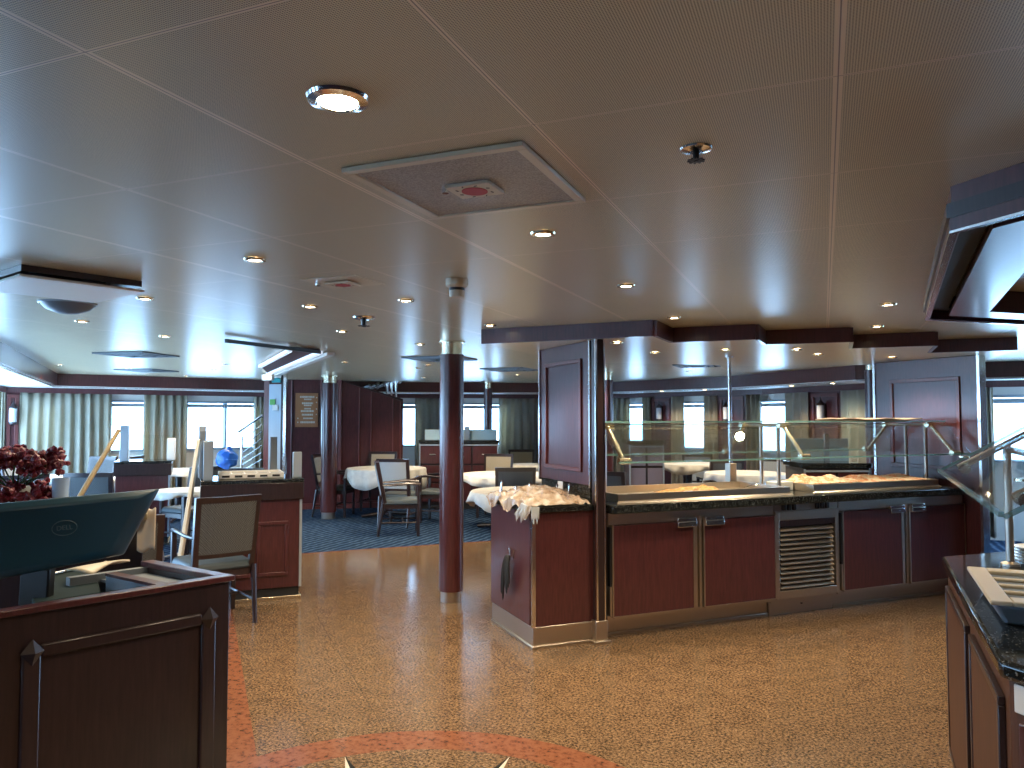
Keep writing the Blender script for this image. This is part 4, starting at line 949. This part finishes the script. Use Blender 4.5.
for px, py, lab in [(255,259,'bright downlight second nearest on the left of the ceiling'),(543,233,'downlight right of the large ceiling hatch'),
    (310,306,'downlight between the red dot speaker panel and the plaque column'),(406,300,'twin looking downlight left of the white smoke detector'),
    (342,331,'downlight left of the small pendant sprinkler'),(626,285,'downlight midway between the large hatch and the canopy'),(674,317,'downlight just in front of the canopy step'),
    (888,304,'downlight near the lower corner of the octagonal coffer'),(877,326,'downlight between coffer and right end of canopy'),
    (145,298,'downlight beside the hanging flat screen'),(82,321,'downlight beyond the grey ceiling dome'),(490,325,'downlight at the left corner of the canopy'),
    (165,336,'downlight in front of the left square air vent'),(420,344,'downlight left of the main column collar')]:
    downlight(Zp(px,py,ZC), lab, PW)
for px, py, lab in [(428,365,'small downlight beyond the main column on its left'),(517,375,'small downlight near the wood screen in the far ceiling'),(345,362,'faint downlight above the plaque column'),
    (60,365,'faint downlight above the wide left curtain'),(186,376,'downlight casting a warm patch on the left fascia'),(213,369,'faint downlight above the bright left window'),(580,372,'far downlight seen beside the square post')]:
    downlight(Zp(px,py,ZC), lab, 36)
for px, py, lab in [(617,342,'canopy downlight nearest the square post'),(655,352,'canopy downlight second from the square post'),(725,349.5,'canopy downlight above the chrome pole'),
    (797,349,'canopy downlight above the right steel well'),(818,354,'canopy downlight right of the centre bracket'),(892,357,'canopy downlight in front of the right end screen')]:
    downlight(Zp(px,py,ZS), lab, 9, ZS-.001)
for px, Y in ((662,11.3),(705,10.8),(792,9.6),(833,8.9)):
    p = hit(offs(FP,.3), px); downlight(R(*p), 'small soffit downlight over %s' % {662:'the first wall lamp behind the buffet',705:'the first bright window behind the buffet',792:'the curtain left of the largest wall lamp',833:'the largest wall lamp'}[px], 5, 1.964)
for X_, Y_, lab in [(-3.4,8.9,'far left ceiling downlight over the partition with the grey tray'),(-1.2,9.6,'ceiling downlight above the sideways armchair on the carpet'),(-1.4,11.9,'ceiling downlight above the round white table'),(.4,9.4,'ceiling downlight above the grey backed chair'),(-4.9,9.6,'far left ceiling downlight over the left dining chairs'),(2.4,10.2,'ceiling downlight over the tables behind the buffet'),(2.7,8.6,'ceiling downlight behind the stepped canopy')]:
    downlight(R(X_,Y_), lab, 42)
downlight((1.5,3.3), 'added unseen downlight inside the octagonal coffer at the right', 24, ZC-.013)  # unseen lamp, added to brighten the plates and bin below
behind = [(.34,.3),(-.88,-.6),(-2.1,-.4),(-3.3,.4),(1.56,.9),(2.2,2.4),(-4.5,1.6),(.34,-1.8)]
for k, (x, y) in enumerate(behind):
    downlight((x,y), 'recessed downlight out of the photo behind the camera', PW, grp='downlights behind the camera')
# big gimbal downlight near the camera
t = thing('gimbal_downlight', 'large tilted gimbal downlight glowing brightest in the near ceiling', 'downlight', (*Zp(338,98,ZC),ZC))
MB().lathe([(.040,-.004),(.044,-.012),(.060,-.008),(.063,-.001),(.040,-.001)], n=32).build('trim_ring','chrome',t)
MB().lathe([(0,-.014),(.030,-.014),(.038,-.003),(0,-.003)], n=24).build('lamp','lamp',t); spot(t, ZC, PW)
# sprinkler near camera
def sprinkler(c, label, s=1.0):
    t = thing('ceiling_sprinkler', label, 'sprinkler', (*c,ZC))
    MB().lathe([(.018*s,-.002),(.02*s,-.012*s),(.042*s,-.006*s),(.045*s,-.001),(.018*s,-.001)], n=28).build('rose','chrome',t)
    MB().tube([(0,0,-.001),(0,0,-.035*s)], .009*s, 10).build('stem','black',t)
    mb = MB()
    for k in range(10): a = k*pi/5; mb.beam((0,0,-.036*s),(.024*s*cos(a),.024*s*sin(a),-.036*s),.006*s,.003)
    mb.lathe([(0,-.04*s),(.008*s,-.04*s),(.008*s,-.03*s),(0,-.03*s)], n=12); mb.build('deflector','black',t)
    MB().beam((-.014*s,0,-.008),(-.010*s,0,-.034*s),.004*s,.004*s).beam((.014*s,0,-.008),(.010*s,0,-.034*s),.004*s,.004*s).build('yoke','chrome',t)
sprinkler(Zp(696,148,ZC), 'black sprinkler with chrome rose in the near right ceiling', .85)
sprinkler(Zp(364,317,ZC), 'small pendant sprinkler left of the white smoke detector', 1.6)
t = thing('smoke_detector', 'white cylindrical smoke detector in front of the main column', 'smoke detector', (*Zp(457,279,ZC),ZC))
MB().lathe([(0,-.001),(.052,-.001),(.052,-.03),(.04,-.042),(.0,-.042)], n=28).build('base','cream',t); MB().lathe([(.036,-.042),(.036,-.055),(0,-.055)], n=24).build('sensor','black',t); MB().lathe([(.036,-.055),(.034,-.085),(0,-.088)], n=24).build('cover','cream',t)
# access hatch
t = thing('ceiling_hatch', 'large square ceiling access hatch with red dot plate in the near ceiling', 'hatch', (-.88,1.835,ZC))
MB().box(-.245,-.245,-.008,.245,.245,-.001).build('panel','ceil_hatch',t)
mb = MB()
for a in ((-.25,-.25,.25,-.225),(-.25,.225,.25,.25),(-.25,-.225,-.225,.225),(.225,-.225,.25,.225)): mb.box(a[0],a[1],-.013,a[2],a[3],-.001)
mb.build('frame','ceil_plain',t,bevel=.002)
def red_plate(t, dx, dy, s=1.0):
    p = MB().box(dx-.065*s,dy-.055*s,-.018,dx+.065*s,dy+.055*s,-.0085).build('label_plate','cream',t,bevel=.002)
    MB().lathe([(0,-.0195),(.036*s,-.0195),(.036*s,-.0182),(0,-.0182)], (dx,dy,0), 28).build('red_dot','red',p)
    mb = MB()
    for k in range(8):
        a = k*pi/4+.4; mb.beam((dx+.045*s*cos(a),dy+.045*s*sin(a),-.0188),(dx+.052*s*cos(a+.14),dy+.052*s*sin(a+.14),-.0188),.004*s,.001)
    mb.build('marking','black',p)
red_plate(t, .005, .01)
MB().lathe([(0,-.02),(.009,-.02),(.009,-.008),(0,-.008)], (-.075,-.01,0), 14).build('latch','chrome',t)
t = thing('ceiling_hatch', 'smaller ceiling panel with red dot between downlights further back', 'hatch', (*Zp(343,281.5,ZC),ZC), .0)
MB().box(-.15,-.13,-.004,.15,.13,-.001).build('panel','ceil_plain',t); red_plate(t, -.0, 0, 1.0); MB().lathe([(0,-.02),(.012,-.02),(.012,-.006),(0,-.006)], (-.11,-.04,0), 12).build('latch','chrome',t)
# fold-up screen and dome at the left
Np, Rp = Vector(R(-2.04,3.10)), Vector(R(-1.73,3.49)); dv = (Rp-Np).normalized(); vv = Vector((-dv.y, dv.x)); ln = (Rp-Np).length
t = thing('folded_screen', 'flat silver screen folded up under the ceiling at the left', 'screen', (Np.x,Np.y,0), math.atan2(dv.y,dv.x))
MB().box(0,0,2.122,ln,.5,2.149).build('bracket_frame','wood_dk',t); MB().box(-.01,-.01,2.096,ln+.01,.52,2.108).build('panel','white',t,bevel=.004)
MB().box(ln*.68,.0,2.108,ln*.72,.03,2.122).box(.02,.45,2.108,.06,.48,2.122).build('hinge','black',t)
t = thing('ceiling_speaker', 'grey domed ceiling speaker beside the folded silver screen', 'speaker', (*Zp(68,303,ZC),ZC))
MB().lathe([(0,-.062),(.05,-.058),(.11,-.035),(.135,-.008),(.135,-.001),(0,-.001)], n=32).build('dome','grey',t); MB().lathe([(.138,-.010),(.146,-.006),(.146,-.001),(.135,-.001)], n=32).build('rim','alu',t)
def vent(c, label, s=.3, rz=0):
    t = thing('ceiling_vent', label, 'air vent', (*c,ZC), rz, 'square ceiling air vents')
    mb = MB()
    for k in range(3): a = s*(1-.28*k); b = a-.03; mb.prism([(-a,-a),(a,-a),(a,-b),(-a,-b)], -.016-.004*k, -.002).prism([(-a,b),(a,b),(a,a),(-a,a)], -.016-.004*k, -.002).prism([(-a,-b),(-b,-b),(-b,b),(-a,b)], -.016-.004*k, -.002).prism([(b,-b),(a,-b),(a,b),(b,b)], -.016-.004*k, -.002)
    mb.build('louvre','grey',t); MB().box(-s,-s,-.004,s,s,-.001).build('backing','dark',t)
vent(Zp(137,354,ZC), 'square dark air vent in the left ceiling before the curtains', .28, .2)
vent(Zp(147,370,ZC), 'farther air vent above the left fascia', .28, .2)
vent(Zp(440,358,ZC), 'square air vent just left of the main column', .3)
vent(Zp(510,369,ZC), 'square air vent between the main column and wood screen', .3)
vent(Zp(697,365,ZC), 'square air vent seen below the canopy near the chrome pole', .25)
t = thing('ceiling_vent', 'small grey vent inside the octagonal coffer', 'air vent', (*Zp(1014,269,ZC-.012),ZC-.0125), 0)
MB().box(-.07,-.1,-.02,.07,.1,0).build('frame','white',t,bevel=.004)
mb = MB()
for k in range(4): mb.box(-.055+.03*k,-.085,-.023,-.04+.03*k,.085,-.02)
mb.build('slot','grey',t)
# recessed stair light tray
t = thing('light_tray', 'angled ceiling light tray with white strips above the stair', 'light')
q = [Zp(290,346.5,ZC), Zp(320,349,ZC), Zp(268,372,ZC), Zp(260,364,ZC)]
MB().prism(q, ZC-.02, ZC-.001).build('tray','tray_wood',t,smooth=False)
def zbar(a, b, w, m, nme): MB().beam((*Zp(*a,ZC),ZC-.03),(*Zp(*b,ZC),ZC-.03), w, .03).build(nme, m, t)
zbar((226,337),(320,349),.025,'black','edge_bar'); zbar((320,349),(268,372),.05,'strip','light_strip'); zbar((331,350.5),(276,373),.07,'white','trim_bar'); zbar((290,347),(260,364),.04,'strip','light_strip')
# ------------------------------------------------------------------ light, sky, camera
w = bpy.data.worlds.new('sky'); SC.world = w; w.use_nodes = True
bg = w.node_tree.nodes['Background']; bg.inputs['Color'].default_value = (.37,.65,1,1); bg.inputs['Strength'].default_value = 9.0
cd = bpy.data.cameras.new('camera'); co = bpy.data.objects.new('camera', cd); COL.objects.link(co)
cd.sensor_width = 36; cd.lens = F_/1024*36; cd.clip_end = 1000; cd.clip_start = .05
co.location = (0,0,HC); co.rotation_euler = (pi/2+PIT, 0, TH); SC.camera = co
SC.view_settings.view_transform = 'Standard'; SC.view_settings.look = 'None'; SC.view_settings.exposure = .72; SC.view_settings.gamma = 1; SC.view_settings.use_curve_mapping = False
SC.cycles.use_denoising = True; SC.cycles.max_bounces = 10; SC.cycles.transparent_max_bounces = 16; SC.cycles.sample_clamp_indirect = 6; SC.cycles.caustics_reflective = False; SC.cycles.caustics_refractive = False
